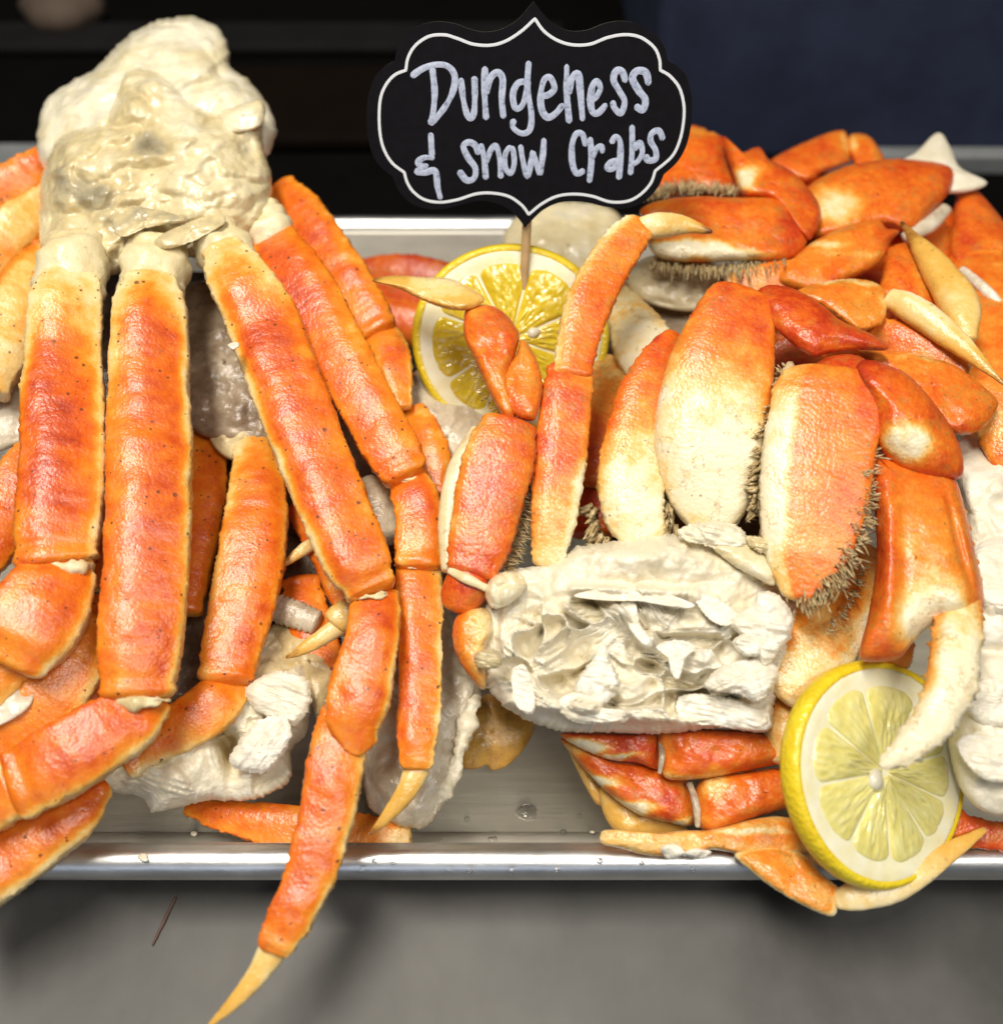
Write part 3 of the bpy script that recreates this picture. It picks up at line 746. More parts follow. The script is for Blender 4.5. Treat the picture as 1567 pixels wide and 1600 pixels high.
# first leg
L = seg('leg', A, [(114, 410, 11.2, 30), (110, 440, 11.0, 43), (104, 480, 10.7, 53), (101, 560, 10.0, 58), (100, 650, 9.5, 61), (98, 740, 9.0, 62), (92, 820, 8.5, 63), (90, 866, 8.2, 61), (92, 888, 8.0, 50)], SN_, tone=[(.98, .98, .98), (.95, .72, .98), (.85, 0.36, .98), (.45, 0.29, .92), (.42, 0.27, .9), (.5, 0.27, .9), (.7, .5, .95)], **KW)
seg('leg_joint', L, [(104, 868, 7.8, 44), (90, 905, 7.9, 58), (66, 952, 7.8, 71), (42, 1002, 7.6, 66), (15, 1045, 7.3, 40)], SN_, tone=[(.5, .5, .9), (.4, 0.34, .9), (.4, 0.36, .9), (.5, .6, 1.0)], **KW)
seg('lower_leg', L, [(25, 1010, 7.0, 50), (-50, 1090, 6.4, 52), (-130, 1190, 5.8, 40)], SN_, tone=[(.6, .55, .9), (.4, 0.34, .9)], **KW)
# second leg
L = seg('leg', A, [(238, 425, 11.2, 32), (236, 455, 11.0, 46), (235, 500, 10.7, 55), (234, 600, 9.9, 60), (234, 700, 9.3, 63), (233, 800, 8.7, 65), (228, 900, 8.0, 64), (221, 1000, 7.3, 63), (216, 1068, 6.8, 58), (215, 1096, 6.6, 46)], SN_, tone=[(.98, .9, .98), (.9, 0.36, .95), (.72, 0.30, .9), (.45, 0.27, .85), (.38, 0.28, .85), (.36, 0.27, .85), (.42, 0.30, .85), (.5, 0.36, .9), (.6, .55, .9)], ridge=.08, **KW)
seg('leg_joint', L, [(238, 1082, 6.2, 36), (208, 1118, 6.3, 50), (150, 1156, 6.3, 57), (95, 1190, 6.2, 59), (40, 1222, 6.0, 55), (20, 1232, 5.9, 46)], SN_, tone=[(.5, 0.39, .95), (.4, 0.32, .95), (.42, 0.32, .98), (.55, .5, .98)], **KW)
seg('lower_leg', L, [(38, 1222, 5.8, 50), (-20, 1250, 5.6, 52), (-150, 1310, 5.0, 40)], SN_, tone=[(.6, .6, .9), (.4, 0.39, .9)], **KW)
# third leg, hanging over the rim
L = seg('leg', A, [(342, 380, 11.5, 26), (360, 412, 11.3, 40), (385, 455, 11.0, 50), (412, 505, 10.4, 54), (447, 600, 9.8, 56), (485, 700, 9.1, 56), (525, 800, 8.4, 54), (560, 880, 7.8, 51), (578, 918, 7.4, 41), (584, 932, 7.3, 30)], SN_, tone=[(.98, .95, .95), (.98, .5, .6), (.95, 0.30, .4), (.85, 0.29, .42), (.9, 0.30, .5), (.9, 0.32, .6), (.88, 0.34, .6), (.7, .5, .7)], **KW)
seg('leg_joint', L, [(588, 922, 6.9, 28), (587, 950, 7.0, 38), (581, 1000, 6.9, 42), (567, 1060, 6.5, 48), (556, 1110, 6.2, 48), (562, 1150, 5.9, 34), (578, 1172, 5.7, 16)], SN_, tone=[(.5, 0.22, .7), (.5, 0.34, .9), (.55, 0.39, .92), (.6, .5, .85)], **KW)
seg('lower_leg', L, [(542, 1100, 5.6, 34), (534, 1150, 5.5, 44), (522, 1210, 5.3, 45), (510, 1280, 4.9, 43), (490, 1350, 4.5, 40), (465, 1410, 4.2, 37), (440, 1460, 3.9, 33), (428, 1492, 3.7, 22)], SN_, tone=[(.5, .6, .8), (.42, 0.36, .8), (.4, 0.36, .85), (.4, 0.36, .9), (.42, 0.39, .95), (.6, .65, .98)], **KW)
seg('leg_tip', L, [(430, 1478, 3.5, 24), (406, 1518, 3.3, 18), (371, 1560, 3.1, 12), (326, 1604, 2.8, 3)], TIP, tone=[.8, .58, .5, .42], edge=.2)
# fourth leg
L = seg('leg', A, [(416, 358, 10.3, 32), (450, 410, 10.2, 42), (487, 470, 9.8, 46), (525, 540, 9.3, 45), (562, 610, 8.8, 44), (597, 675, 8.3, 44), (625, 725, 7.9, 41), (637, 748, 7.8, 30)], SN_, tone=[(.9, 0.39, .5), (.6, 0.30, .5), (.5, 0.34, .5), (.5, 0.34, .55), (.5, 0.38, .55), (.6, .5, .6)], **KW)
seg('leg_joint', L, [(630, 742, 7.3, 26), (645, 768, 7.4, 34), (655, 810, 7.2, 38), (656, 855, 6.9, 38), (654, 892, 6.7, 33)], SN_, tone=[(.6, 0.34, .7), (.5, 0.39, .7), (.6, .5, .7)], **KW)
seg('lower_leg', L, [(651, 866, 6.4, 32), (655, 920, 6.3, 37), (657, 1000, 5.9, 35), (657, 1080, 5.4, 33), (653, 1160, 5.0, 31), (650, 1204, 4.7, 22)], SN_, tone=[(.6, .6, .85), (.45, 0.36, .85), (.4, 0.34, .9), (.42, 0.36, .9), (.6, .55, .9)], **KW)
seg('leg_tip', L, [(655, 1195, 4.5, 22), (636, 1235, 4.3, 17), (606, 1274, 4.0, 10), (579, 1304, 3.8, 2.5)], TIP, tone=[.75, .55, .45, .1], edge=.2)
# fifth leg
L = seg('leg', A, [(436, 285, 9.8, 20), (470, 332, 9.5, 34), (510, 390, 9.1, 37), (550, 450, 8.7, 36), (582, 502, 8.3, 34), (594, 522, 8.2, 26)], SN_, tone=[(.6, 0.39, .5), (.5, 0.36, .6), (.5, 0.38, .6), (.5, .5, .6)], **KW)
seg('leg_joint', L, [(588, 508, 7.9, 26), (605, 545, 7.9, 30), (618, 590, 7.7, 26), (628, 640, 7.4, 14)], SN_, tone=[(.5, .5, .75), (.5, .5, .8)], **KW)
seg('lower_leg', L, [(640, 640, 6.8, 22), (664, 680, 6.8, 28), (680, 720, 6.6, 26), (684, 775, 6.2, 18)], SN_, tone=[.5, .42, .5, .55], edge=.1, **KW)

# ------------------------------------------------------------------ snow crab, rear cluster
B = thing('snow_crab_cluster', base(200, 330), 'snow crab cluster with rounded cream body behind the long-legged one', 'crab')
lump('body', B, [(58, 215), (72, 160), (105, 132), (150, 108), (190, 66), (240, 36), (290, 27), (335, 40), (356, 70), (362, 108), (388, 125), (415, 160), (432, 200), (418, 245), (380, 300), (250, 320), (110, 300), (66, 260)], 12.6, 10.0, 2.6, M['snowbody'], amp=1.1, freq=60, tone=.92, nr=70, na=200, rag=2.5, wrinkle=.9, wfreq=60, fine=.3)
for pts, tn in (([(100, 232, 10.2, 22), (40, 280, 9.8, 34), (-30, 325, 9.3, 38), (-130, 390, 8.6, 36)], [(.55, .5, .9), (.45, .5, .9)]),
                ([(95, 300, 9.8, 24), (40, 348, 9.5, 36), (-40, 420, 9.0, 38), (-130, 500, 8.4, 36)], [(.8, .75, .5), (.6, .7, .5)]),
                ([(86, 385, 9.2, 26), (52, 445, 9.0, 42), (10, 520, 8.6, 47), (-35, 610, 8.0, 44)], [(.5, .75, .95), (.45, .85, .98)])):
    seg('leg', B, pts, SN_, tone=tn, **KW)

# ------------------------------------------------------------------ snow crab, buried cluster
C = thing('snow_crab_cluster', base(370, 760), 'shaded snow crab cluster wedged under the draped legs', 'crab')
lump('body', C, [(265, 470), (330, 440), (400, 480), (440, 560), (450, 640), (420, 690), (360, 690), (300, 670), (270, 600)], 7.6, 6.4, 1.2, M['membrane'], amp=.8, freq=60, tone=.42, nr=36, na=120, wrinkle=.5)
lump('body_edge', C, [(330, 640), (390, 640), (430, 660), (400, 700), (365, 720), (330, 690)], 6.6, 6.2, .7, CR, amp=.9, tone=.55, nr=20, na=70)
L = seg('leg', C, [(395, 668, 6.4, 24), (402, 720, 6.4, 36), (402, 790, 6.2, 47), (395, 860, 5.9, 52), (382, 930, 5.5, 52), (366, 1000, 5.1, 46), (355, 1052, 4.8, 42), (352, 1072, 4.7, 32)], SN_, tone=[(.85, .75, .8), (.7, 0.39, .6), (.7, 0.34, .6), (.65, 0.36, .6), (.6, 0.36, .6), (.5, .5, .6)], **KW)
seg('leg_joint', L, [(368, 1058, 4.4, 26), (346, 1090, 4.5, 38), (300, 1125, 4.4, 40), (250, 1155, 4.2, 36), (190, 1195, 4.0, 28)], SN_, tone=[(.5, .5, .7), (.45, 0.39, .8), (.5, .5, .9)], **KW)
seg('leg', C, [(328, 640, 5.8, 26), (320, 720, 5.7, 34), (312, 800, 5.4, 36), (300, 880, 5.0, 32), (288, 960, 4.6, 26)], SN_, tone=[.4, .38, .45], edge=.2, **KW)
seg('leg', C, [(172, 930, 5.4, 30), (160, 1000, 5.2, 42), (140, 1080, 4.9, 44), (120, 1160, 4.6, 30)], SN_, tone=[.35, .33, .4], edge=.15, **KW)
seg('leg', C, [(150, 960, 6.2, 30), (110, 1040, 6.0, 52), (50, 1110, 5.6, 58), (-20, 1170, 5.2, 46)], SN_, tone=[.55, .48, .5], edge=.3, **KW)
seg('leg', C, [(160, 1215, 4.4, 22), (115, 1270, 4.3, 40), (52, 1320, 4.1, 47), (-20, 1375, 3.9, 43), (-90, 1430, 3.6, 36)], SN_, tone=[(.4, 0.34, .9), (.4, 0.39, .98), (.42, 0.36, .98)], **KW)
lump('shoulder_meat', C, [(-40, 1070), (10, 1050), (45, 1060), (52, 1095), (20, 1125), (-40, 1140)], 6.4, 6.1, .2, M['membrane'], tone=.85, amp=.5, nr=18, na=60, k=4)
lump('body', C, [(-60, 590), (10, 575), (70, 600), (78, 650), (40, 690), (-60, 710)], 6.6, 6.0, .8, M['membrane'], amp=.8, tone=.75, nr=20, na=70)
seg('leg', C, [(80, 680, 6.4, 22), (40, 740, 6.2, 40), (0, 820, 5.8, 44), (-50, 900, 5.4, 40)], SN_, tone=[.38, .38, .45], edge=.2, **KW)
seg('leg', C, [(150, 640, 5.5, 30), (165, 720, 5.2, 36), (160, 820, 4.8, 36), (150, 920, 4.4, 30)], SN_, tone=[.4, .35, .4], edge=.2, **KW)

lump('body', C, [(20, 480), (60, 440), (200, 425), (420, 440), (600, 560), (690, 700), (700, 900), (600, 1020), (480, 1100), (330, 1110), (170, 1080), (80, 960), (40, 800)], 5.6, 1.9, .8, M['membrane'], amp=1.2, freq=50, tone=.02, nr=40, na=140)  # added dark filler sheet; its colour paints the gaps between legs as shade
# ------------------------------------------------------------------ snow crab, torn body on the pan floor
D = thing('snow_crab_cluster', base(350, 1230), 'torn white snow crab body on the pan floor with meat flap', 'crab')
dch, dct = cell_field((200, 1020, 480, 1260), 20, 21, wall=4, amp=.35, stri=.12)
def dfn(x, y):
    d = lambda cx, cy, rx, ry: np.exp(-((x - cx) / rx) ** 2 - ((y - cy) / ry) ** 2)
    return dch(x, y) - 1.3 * d(362, 1172, 16, 26) - .7 * d(345, 1150, 14, 16) - .6 * d(365, 1205, 12, 16) + .3 * d(300, 1190, 50, 40) + .35 * d(420, 1090, 40, 40) - .3 * d(260, 1180, 12, 40)
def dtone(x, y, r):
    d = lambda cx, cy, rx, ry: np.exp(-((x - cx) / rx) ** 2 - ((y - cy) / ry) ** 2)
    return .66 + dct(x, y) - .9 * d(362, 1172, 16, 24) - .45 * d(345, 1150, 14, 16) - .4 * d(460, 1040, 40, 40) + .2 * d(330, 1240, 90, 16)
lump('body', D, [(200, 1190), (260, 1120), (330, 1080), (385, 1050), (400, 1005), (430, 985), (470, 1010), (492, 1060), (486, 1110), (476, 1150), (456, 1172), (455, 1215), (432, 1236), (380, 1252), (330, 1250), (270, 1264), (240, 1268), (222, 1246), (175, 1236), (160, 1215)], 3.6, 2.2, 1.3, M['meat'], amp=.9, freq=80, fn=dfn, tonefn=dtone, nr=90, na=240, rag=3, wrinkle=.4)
lump('meat_flap', D, [(358, 1192), (378, 1152), (408, 1124), (445, 1120), (456, 1150), (440, 1185), (418, 1206), (396, 1208)], 4.6, 3.7, .22, M['fibre'], amp=.5, tone=.9, nr=40, na=110, rag=3, stri=(-.9, 8, .7), k=3, wrinkle=.3)
lump('meat_flap', D, [(385, 1075), (430, 1050), (478, 1060), (485, 1100), (460, 1135), (420, 1120), (395, 1105)], 4.9, 4.2, .25, M['fibre'], amp=.5, tone=.62, nr=30, na=90, rag=3, stri=(.4, 9, .8))
seg('leg', D, [(288, 1262, 1.3, 9), (350, 1275, 1.4, 24), (440, 1290, 1.4, 33), (540, 1304, 1.4, 33), (612, 1310, 1.4, 31), (644, 1310, 1.4, 26)], SN_, tone=[(.4, 0.34, .6), (.5, 0.36, .4), (.6, .5, .45), (.6, .55, .6), (.85, .85, .85)], **KW)
seg('gill_tube', D, [(425, 945, 4.3, 20), (455, 958, 4.3, 22), (500, 975, 4.2, 20)], M['membrane'], tone=.6, corr=.5, ncorr=9, c0=.3, c1=.3)
lump('body_skin', D, [(420, 985), (470, 960), (520, 985), (530, 1060), (500, 1130), (480, 1080), (440, 1040)], 3.6, 3.2, .6, CR, amp=1.0, tone=.35, nr=24, na=80)
seg('leg_tip', D, [(560, 942, 5.6, 18), (530, 968, 5.4, 23), (520, 978, 5.3, 19)], TIP, tone=.8)
seg('leg_tip', D, [(538, 972, 5.3, 15), (500, 998, 5.2, 13), (468, 1018, 5.1, 8), (446, 1028, 5.0, 2)], TIP, tone=[.85, .7, .55, .05], edge=.1)
seg('leg_tip', D, [(500, 842, 5.3, 10), (470, 862, 5.3, 9), (438, 887, 5.2, 2)], TIP, tone=[.8, .7, .4], edge=.1)

# ------------------------------------------------------------------ snow crab, grey translucent body
E = thing('snow_crab_cluster', base(660, 1200), 'grey translucent snow crab body on the pan floor under a leg tip', 'crab')
lump('body', E, [(590, 960), (690, 940), (722, 1030), (752, 1078), (737, 1120), (717, 1190), (702, 1240), (672, 1287), (640, 1294), (600, 1278), (572, 1245), (566, 1120)], 3.4, 1.8, 1.2, M['membrane'], amp=.9, freq=80, tone=.82, nr=60, na=180, rag=2.5, wrinkle=.6)
seg('shell_edge', E, [(748, 1085, 3.4, 6), (730, 1135, 3.2, 10), (708, 1205, 2.8, 9), (676, 1272, 2.2, 6)], M['meat'], tone=.6, lump=2.5, flat=.6)
lump('body', E, [(630, 600), (700, 580), (760, 640), (770, 720), (740, 790), (690, 800), (650, 740)], 6.0, 5.2, 1.2, M['membrane'], amp=1.0, tone=.75, nr=34, na=120)
seg('leg', E, [(560, 760, 6.0, 30), (585, 790, 6.0, 36), (600, 850, 5.8, 30)], M['membrane'], tone=.6)
seg('leg', E, [(470, 780, 5.0, 30), (520, 850, 4.8, 40), (560, 940, 4.5, 40), (590, 1040, 4.2, 34)], SN_, tone=.35, **KW)
seg('leg', E, [(470, 900, 4.0, 30), (480, 960, 3.8, 34), (520, 1080, 3.4, 34)], SN_, tone=.42, **KW)

# hinges of the draped legs: pale skin in the gap and a knob at each side
def hinge(L, x0, y0, x1, y1, z, w=5, up=.45, knob=12):
    up = up * .8
    xm, ym = (x0 + x1) / 2, (y0 + y1) / 2
    nx, ny = (y1 - y0), -(x1 - x0); n_ = math.hypot(nx, ny); nx, ny = nx / n_, ny / n_
    seg('joint_skin', L, [(x0, y0, z, w * .6), ((x0 * 3 + x1) / 4 - nx * 3, (y0 * 3 + y1) / 4 - ny * 3, z + up * .85, w), (xm - nx * 5, ym - ny * 5, z + up, w * .9), ((x0 + 3 * x1) / 4 - nx * 3, (y0 + 3 * y1) / 4 - ny * 3, z + up * .85, w * 1.15), (x1, y1, z, w * .6)], CR, tone=[.4, .7, .35, .75, .4], lump=2.0, flat=.7)
AL = [o for o in bpy.data.objects if o.parent == A and o.name.startswith('leg') and not o.name.startswith('leg_base')]
hinge(AL[0], 44, 872, 146, 884, 8.0, up=.55)
hinge(AL[1], 166, 1092, 268, 1094, 6.45, up=.55)
hinge(AL[2], 546, 930, 614, 926, 7.1, up=.5)
hinge(AL[2], 508, 1092, 582, 1162, 5.6, up=.45)
hinge(AL[3], 600, 748, 672, 746, 7.4, up=.45, knob=10)
hinge(AL[3], 616, 882, 690, 880, 6.5, up=.4, knob=9)

# ------------------------------------------------------------------ Dungeness crab, front cluster
F_ = thing('dungeness_crab_cluster', base(980, 1080), 'Dungeness crab half with white cut meat face and legs pointing up', 'crab')
gg = lambda x, y, cx, cy, rx, ry, a=0.0: np.exp(-(((x - cx) * math.cos(a) + (y - cy) * math.sin(a)) / rx) ** 2 - ((-(x - cx) * math.sin(a) + (y - cy) * math.cos(a)) / ry) ** 2)
POCK = [(938, 945, 42, 10, .1, 1.0), (910, 1025, 22, 26, .3, .9), (1018, 1038, 15, 12, 0, .9), (1018, 1070, 9, 9, 0, .6), (855, 985, 14, 10, 0, .5), (1060, 960, 50, 14, .2, .5),
        (985, 1010, 20, 16, .6, .5), (960, 1095, 10, 14, 0, .5), (830, 1085, 10, 14, .2, .4), (1100, 1095, 60, 30, -.1, .55), (1060, 1050, 14, 26, .2, .5), (875, 1060, 16, 12, 0, .45), (1140, 955, 30, 12, -.5, .3), (1005, 985, 14, 10, .5, .5), (930, 1080, 9, 14, .2, .4)]
fch, fct = cell_field((770, 925, 1225, 1135), 44, 5, wall=4.0, amp=.75, stri=.24)
fmask = lambda x, y: 1 - sstep(.78, 1.05, np.sqrt(((x - 995) / 235) ** 2 + ((y - 1028) / 108) ** 2))
def ffn(x, y):
    h = -.6 * gg(x, y, 985, 1020, 200, 90) + fch(x, y) * fmask(x, y)
    for cx, cy, rx, ry, a, d in POCK: h = h - d * gg(x, y, cx, cy, rx, ry, a)
    h = h + .55 * gg(x, y, 1010, 880, 130, 24, .05)
    for x0, y0, x1, y1, wd, hh in ((900, 930, 1080, 935, 9, .35), (960, 950, 1010, 1010, 9, .5), (925, 1025, 960, 1080, 10, .45), (1010, 1000, 1060, 1020, 8, .4), (1060, 1010, 1050, 1120, 8, .45), (860, 1040, 900, 1070, 8, .3), (790, 1100, 1190, 1135, 12, .5), (1190, 1135, 1235, 1000, 10, .5)):
        t = np.clip(((x - x0) * (x1 - x0) + (y - y0) * (y1 - y0)) / ((x1 - x0) ** 2 + (y1 - y0) ** 2), 0, 1)
        d2 = (x - x0 - t * (x1 - x0)) ** 2 + (y - y0 - t * (y1 - y0)) ** 2
        h = h + hh * np.exp(-d2 / wd ** 2)
    return h
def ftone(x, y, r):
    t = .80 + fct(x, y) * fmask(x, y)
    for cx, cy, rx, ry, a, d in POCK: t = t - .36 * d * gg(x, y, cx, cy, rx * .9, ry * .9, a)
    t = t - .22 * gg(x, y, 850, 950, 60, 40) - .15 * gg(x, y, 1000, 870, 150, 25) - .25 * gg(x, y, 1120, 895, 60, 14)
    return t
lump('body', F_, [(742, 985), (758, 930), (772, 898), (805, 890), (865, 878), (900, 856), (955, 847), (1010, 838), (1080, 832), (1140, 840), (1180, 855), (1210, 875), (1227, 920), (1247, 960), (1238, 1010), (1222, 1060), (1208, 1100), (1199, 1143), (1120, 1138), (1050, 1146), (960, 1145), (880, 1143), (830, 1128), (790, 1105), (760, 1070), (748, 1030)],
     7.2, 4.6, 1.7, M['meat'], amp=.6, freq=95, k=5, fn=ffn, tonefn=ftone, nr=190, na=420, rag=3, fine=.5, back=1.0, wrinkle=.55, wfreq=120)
# flakes of meat in the cut face
def flake(o, z0, z1, d, tone=.85, mat='fibre', rag=2.5, amp=.5, nm='meat_flake', stri=(.2, 8, 1.2)):
    lump(nm, F_, o, z0, z1, d, M[mat], amp=amp, freq=110, tone=tone, nr=44, na=120, rag=rag, stri=stri, wrinkle=.35, wfreq=140)
flake([(1100, 1068), (1130, 1040), (1185, 1030), (1215, 1045), (1205, 1080), (1185, 1098), (1150, 1085), (1115, 1080)], 7.1, 6.6, .4, stri=(-.4, 9, .8))
flake([(1140, 975), (1175, 945), (1185, 925), (1215, 930), (1240, 965), (1225, 1005), (1195, 1040), (1178, 1010)], 7.9, 7.2, .3, .95, 'meat', 2)
flake([(895, 1075), (925, 1030), (942, 1005), (955, 1035), (968, 1070), (945, 1100), (915, 1095)], 7.1, 6.5, .25, .98, 'meat')
flake([(1060, 1090), (1110, 1085), (1190, 1105), (1198, 1140), (1120, 1135), (1065, 1125)], 6.0, 5.6, .2, .92, 'meat', 2)
flake([(1110, 850), (1150, 842), (1185, 858), (1210, 890), (1208, 915), (1175, 900), (1140, 880)], 8.35, 7.95, .5, .72, 'snowbody', 1.5, .3, 'shell_wall', None)
flake([(766, 905), (790, 893), (815, 898), (820, 920), (795, 945), (770, 950), (758, 930)], 7.95, 7.55, .6, .8, 'snowbody', 1, .4, 'shell_wall', None)
flake([(1060, 828), (1100, 815), (1150, 820), (1170, 850), (1140, 862), (1100, 852), (1070, 845)], 8.55, 8.35, .4, .6, 'meat', 3.5, 1.1, 'torn_skin')
flake([(1165, 838), (1200, 842), (1225, 860), (1210, 868), (1180, 862)], 8.65, 8.45, .25, .55, 'snowbody', 3, 1.0, 'torn_skin')
flake([(742, 1020), (775, 1015), (785, 1035), (770, 1045), (745, 1042)], 7.2, 7.0, .4, .5, 'snowbody', 1.5, .6, 'torn_skin')
def sheet(o, z0, z1, tone=.95, mat='meat'):
    lump('membrane_sheet', F_, o, z0, z1, .05, M[mat], amp=1.1, freq=70, tone=tone - .1, stri=(.3, 8, .7), nr=34, na=120, rag=2.0, k=8, back=.5, wrinkle=.3, wfreq=90)
sheet([(895, 930), (960, 918), (1030, 925), (1085, 945), (1060, 950), (1000, 940), (940, 938)], 8.0, 7.9)
sheet([(968, 945), (992, 942), (1000, 975), (1020, 1005), (1005, 1010), (985, 985)], 7.7, 7.3)
sheet([(1085, 930), (1120, 935), (1150, 960), (1135, 978), (1105, 965)], 7.9, 7.7)
sheet([(1025, 1010), (1055, 1000), (1085, 1010), (1070, 1030), (1060, 1060), (1048, 1050), (1042, 1028)], 7.5, 7.1, 1.0)
sheet([(800, 1050), (820, 1040), (835, 1080), (832, 1115), (805, 1100)], 7.0, 6.4)
sheet([(1145, 1000), (1190, 985), (1215, 1000), (1200, 1020), (1165, 1025)], 7.7, 7.4, .9, 'fibre')
sheet([(870, 1100), (905, 1080), (940, 1105), (980, 1110), (970, 1130), (900, 1128)], 6.7, 6.3, .9)
KD = dict(flat=.52, lump=.25, serr=.8, expo=3.0, lip=.6, c0=.35, c1=.25, prism=.38)
lump('side_plate', F_, [(712, 965), (740, 948), (766, 955), (770, 985), (757, 1020), (758, 1078), (728, 1050), (708, 1005)], 6.8, 5.8, .8, DU, amp=.5, nr=30, na=90, k=3.5, rag=1.5, tonefn=lambda x, y, r: .42 + .009 * (x - 715) + 0 * y)
seg('leg_base', F_, [(755, 892, 7.6, 22), (738, 905, 7.5, 36), (722, 930, 7.2, 34), (712, 958, 6.9, 22)], DU, tone=[.25, .25, .4], flat=.8)
seg('joint_ring', F_, [(700, 890, 7.9, 5), (728, 904, 8.05, 8), (762, 920, 7.85, 6)], CR, tone=.7, flat=.7)
# first leg with its bent tip over the lemon
L = seg('leg', F_, [(734, 905, 7.7, 34), (748, 852, 8.1, 48), (762, 790, 8.6, 53), (776, 730, 9.1, 54), (791, 682, 9.5, 47), (800, 654, 9.7, 36)], DU, tone=[(.4, .25, .3), (.4, .34, .45), (.4, .33, .6), (.35, .36, .7), (.3, .3, .5)], **KD)
seg('joint_skin', L, [(704, 895, 7.4, 14), (704, 820, 7.9, 20), (718, 740, 8.5, 21), (748, 668, 9.2, 11)], CR, tone=[.6, .7, .75, .6], flat=.8)
plate('leg_joint', L, [(815, 531), (828, 542), (841, 569), (848, 602), (845, 628), (835, 656), (811, 654), (791, 640), (778, 604), (788, 577), (805, 555)], 10.4, 9.6, .55, .52, [(800, 640, 22, 22, -.15), (822, 575, 14, 40, .12)], -.12)
plate('lower_leg', L, [(728, 482), (745, 476), (772, 479), (795, 496), (811, 522), (808, 545), (795, 584), (797, 625), (804, 656), (788, 653), (764, 612), (742, 562), (728, 535), (724, 509)], 10.7, 9.7, .65, .42, [(745, 485, 20, 14, .2), (790, 510, 14, 30, -.1)], -.14)
plate('leg_tip', L, [(581, 439), (612, 431), (662, 433), (705, 436), (742, 454), (757, 469), (732, 484), (699, 483), (662, 470), (626, 453)], 11.0, 10.9, .45, .70, [(700, 474, 40, 12, -.35), (620, 440, 22, 14, -.2), (580, 439, 16, 16, -.55), (690, 442, 50, 8, .2)], 0, TIP)
fringe(L, [(742, 560, 10.1), (752, 605, 9.9), (775, 640, 9.7)], [(-1, .2), (-.8, .5)], 13, 60, M['hair'], wid=.8)
fringe(L, [(830, 690, 8.6), (822, 760, 8.1), (808, 830, 7.6), (785, 890, 7.3)], [(1, .15), (1, .3)], 30, 240, M['hair'], wid=1.1)
# second leg
L = seg('leg', F_, [(855, 888, 7.3, 22), (862, 830, 7.9, 33), (870, 760, 8.5, 39), (877, 690, 9.1, 41), (885, 620, 9.7, 39), (890, 588, 9.9, 37), (893, 570, 10.0, 28)], DU, tone=[(1, .9, .8), (1, .72, .6), (.95, .5, .5), (.6, .42, .45), (.45, .36, .4), (.4, .33, .4)], **KD)
seg('lower_leg', L, [(893, 592, 10.0, 28), (902, 540, 10.4, 32), (918, 482, 10.9, 35), (940, 432, 11.3, 35), (970, 386, 11.7, 34), (995, 356, 12.0, 26), (1004, 344, 12.1, 14)], DU, tone=[(.4, .4, .7), (.45, .52, .8), (.45, .45, .8), (.45, .5, .85), (.5, .55, .9)], **KD)
seg('leg_tip', L, [(988, 356, 12.0, 13), (1030, 352, 12.0, 20), (1070, 352, 11.9, 14), (1113, 363, 11.8, 2)], TIP, tone=[.85, .8, .7, .1], edge=.1)
# third leg
L = seg('leg', F_, [(1012, 852, 7.4, 34), (990, 800, 7.9, 48), (985, 740, 8.4, 51), (995, 670, 9.0, 45), (1015, 600, 9.6, 38), (1042, 545, 10.0, 26), (1058, 522, 10.1, 13)], DU, tone=[(.98, .95, .98), (.98, .98, .95), (.95, .85, .6), (.6, .6, .4), (.4, .4, .35), (.35, .33, .35)], **KD)
fringe(L, [(925, 790, 7.3), (935, 830, 7.1), (965, 860, 6.9)], [(-1, .3), (-.5, 1)], 26, 90, M['hair'], wid=4.5)
fringe(L, [(1030, 760, 7.8), (1045, 800, 7.6), (1050, 840, 7.4)], [(-.4, .9), (-.2, 1)], 28, 90, M['hair'], wid=4.0)
# fourth, broad leg
L = seg('leg', F_, [(1112, 832, 7.9, 26), (1110, 790, 8.2, 58), (1105, 720, 8.9, 80), (1112, 650, 9.6, 85), (1125, 580, 10.3, 81), (1143, 515, 10.9, 67), (1155, 470, 11.3, 53), (1161, 452, 11.4, 34)], DU, flat=.50, lump=.25, expo=3.0, prism=.32, serr=.4, tone=[(.95, 1.0, .95), (1.0, 1.05, .98), (.98, 1.05, .95), (.7, .88, .95), (.5, .55, .55), (.42, .36, .42), (.3, .28, .35)])
plate('leg_joint', L, [(1182, 456), (1204, 445), (1244, 453), (1286, 478), (1311, 500), (1345, 515), (1379, 532), (1384, 547), (1328, 547), (1295, 552), (1269, 557), (1240, 540), (1208, 510), (1190, 480)], 11.4, 11.0, .8, .24, [(1225, 500, 40, 16, .1), (1330, 545, 40, 8, .2)], -.08, k=2.2)
fringe(L, [(1195, 600, 9.4), (1185, 680, 8.9), (1180, 750, 8.4), (1165, 810, 8.0)], [(.8, -.4), (1, .2)], 22, 130, M['hair'], wid=2.4)
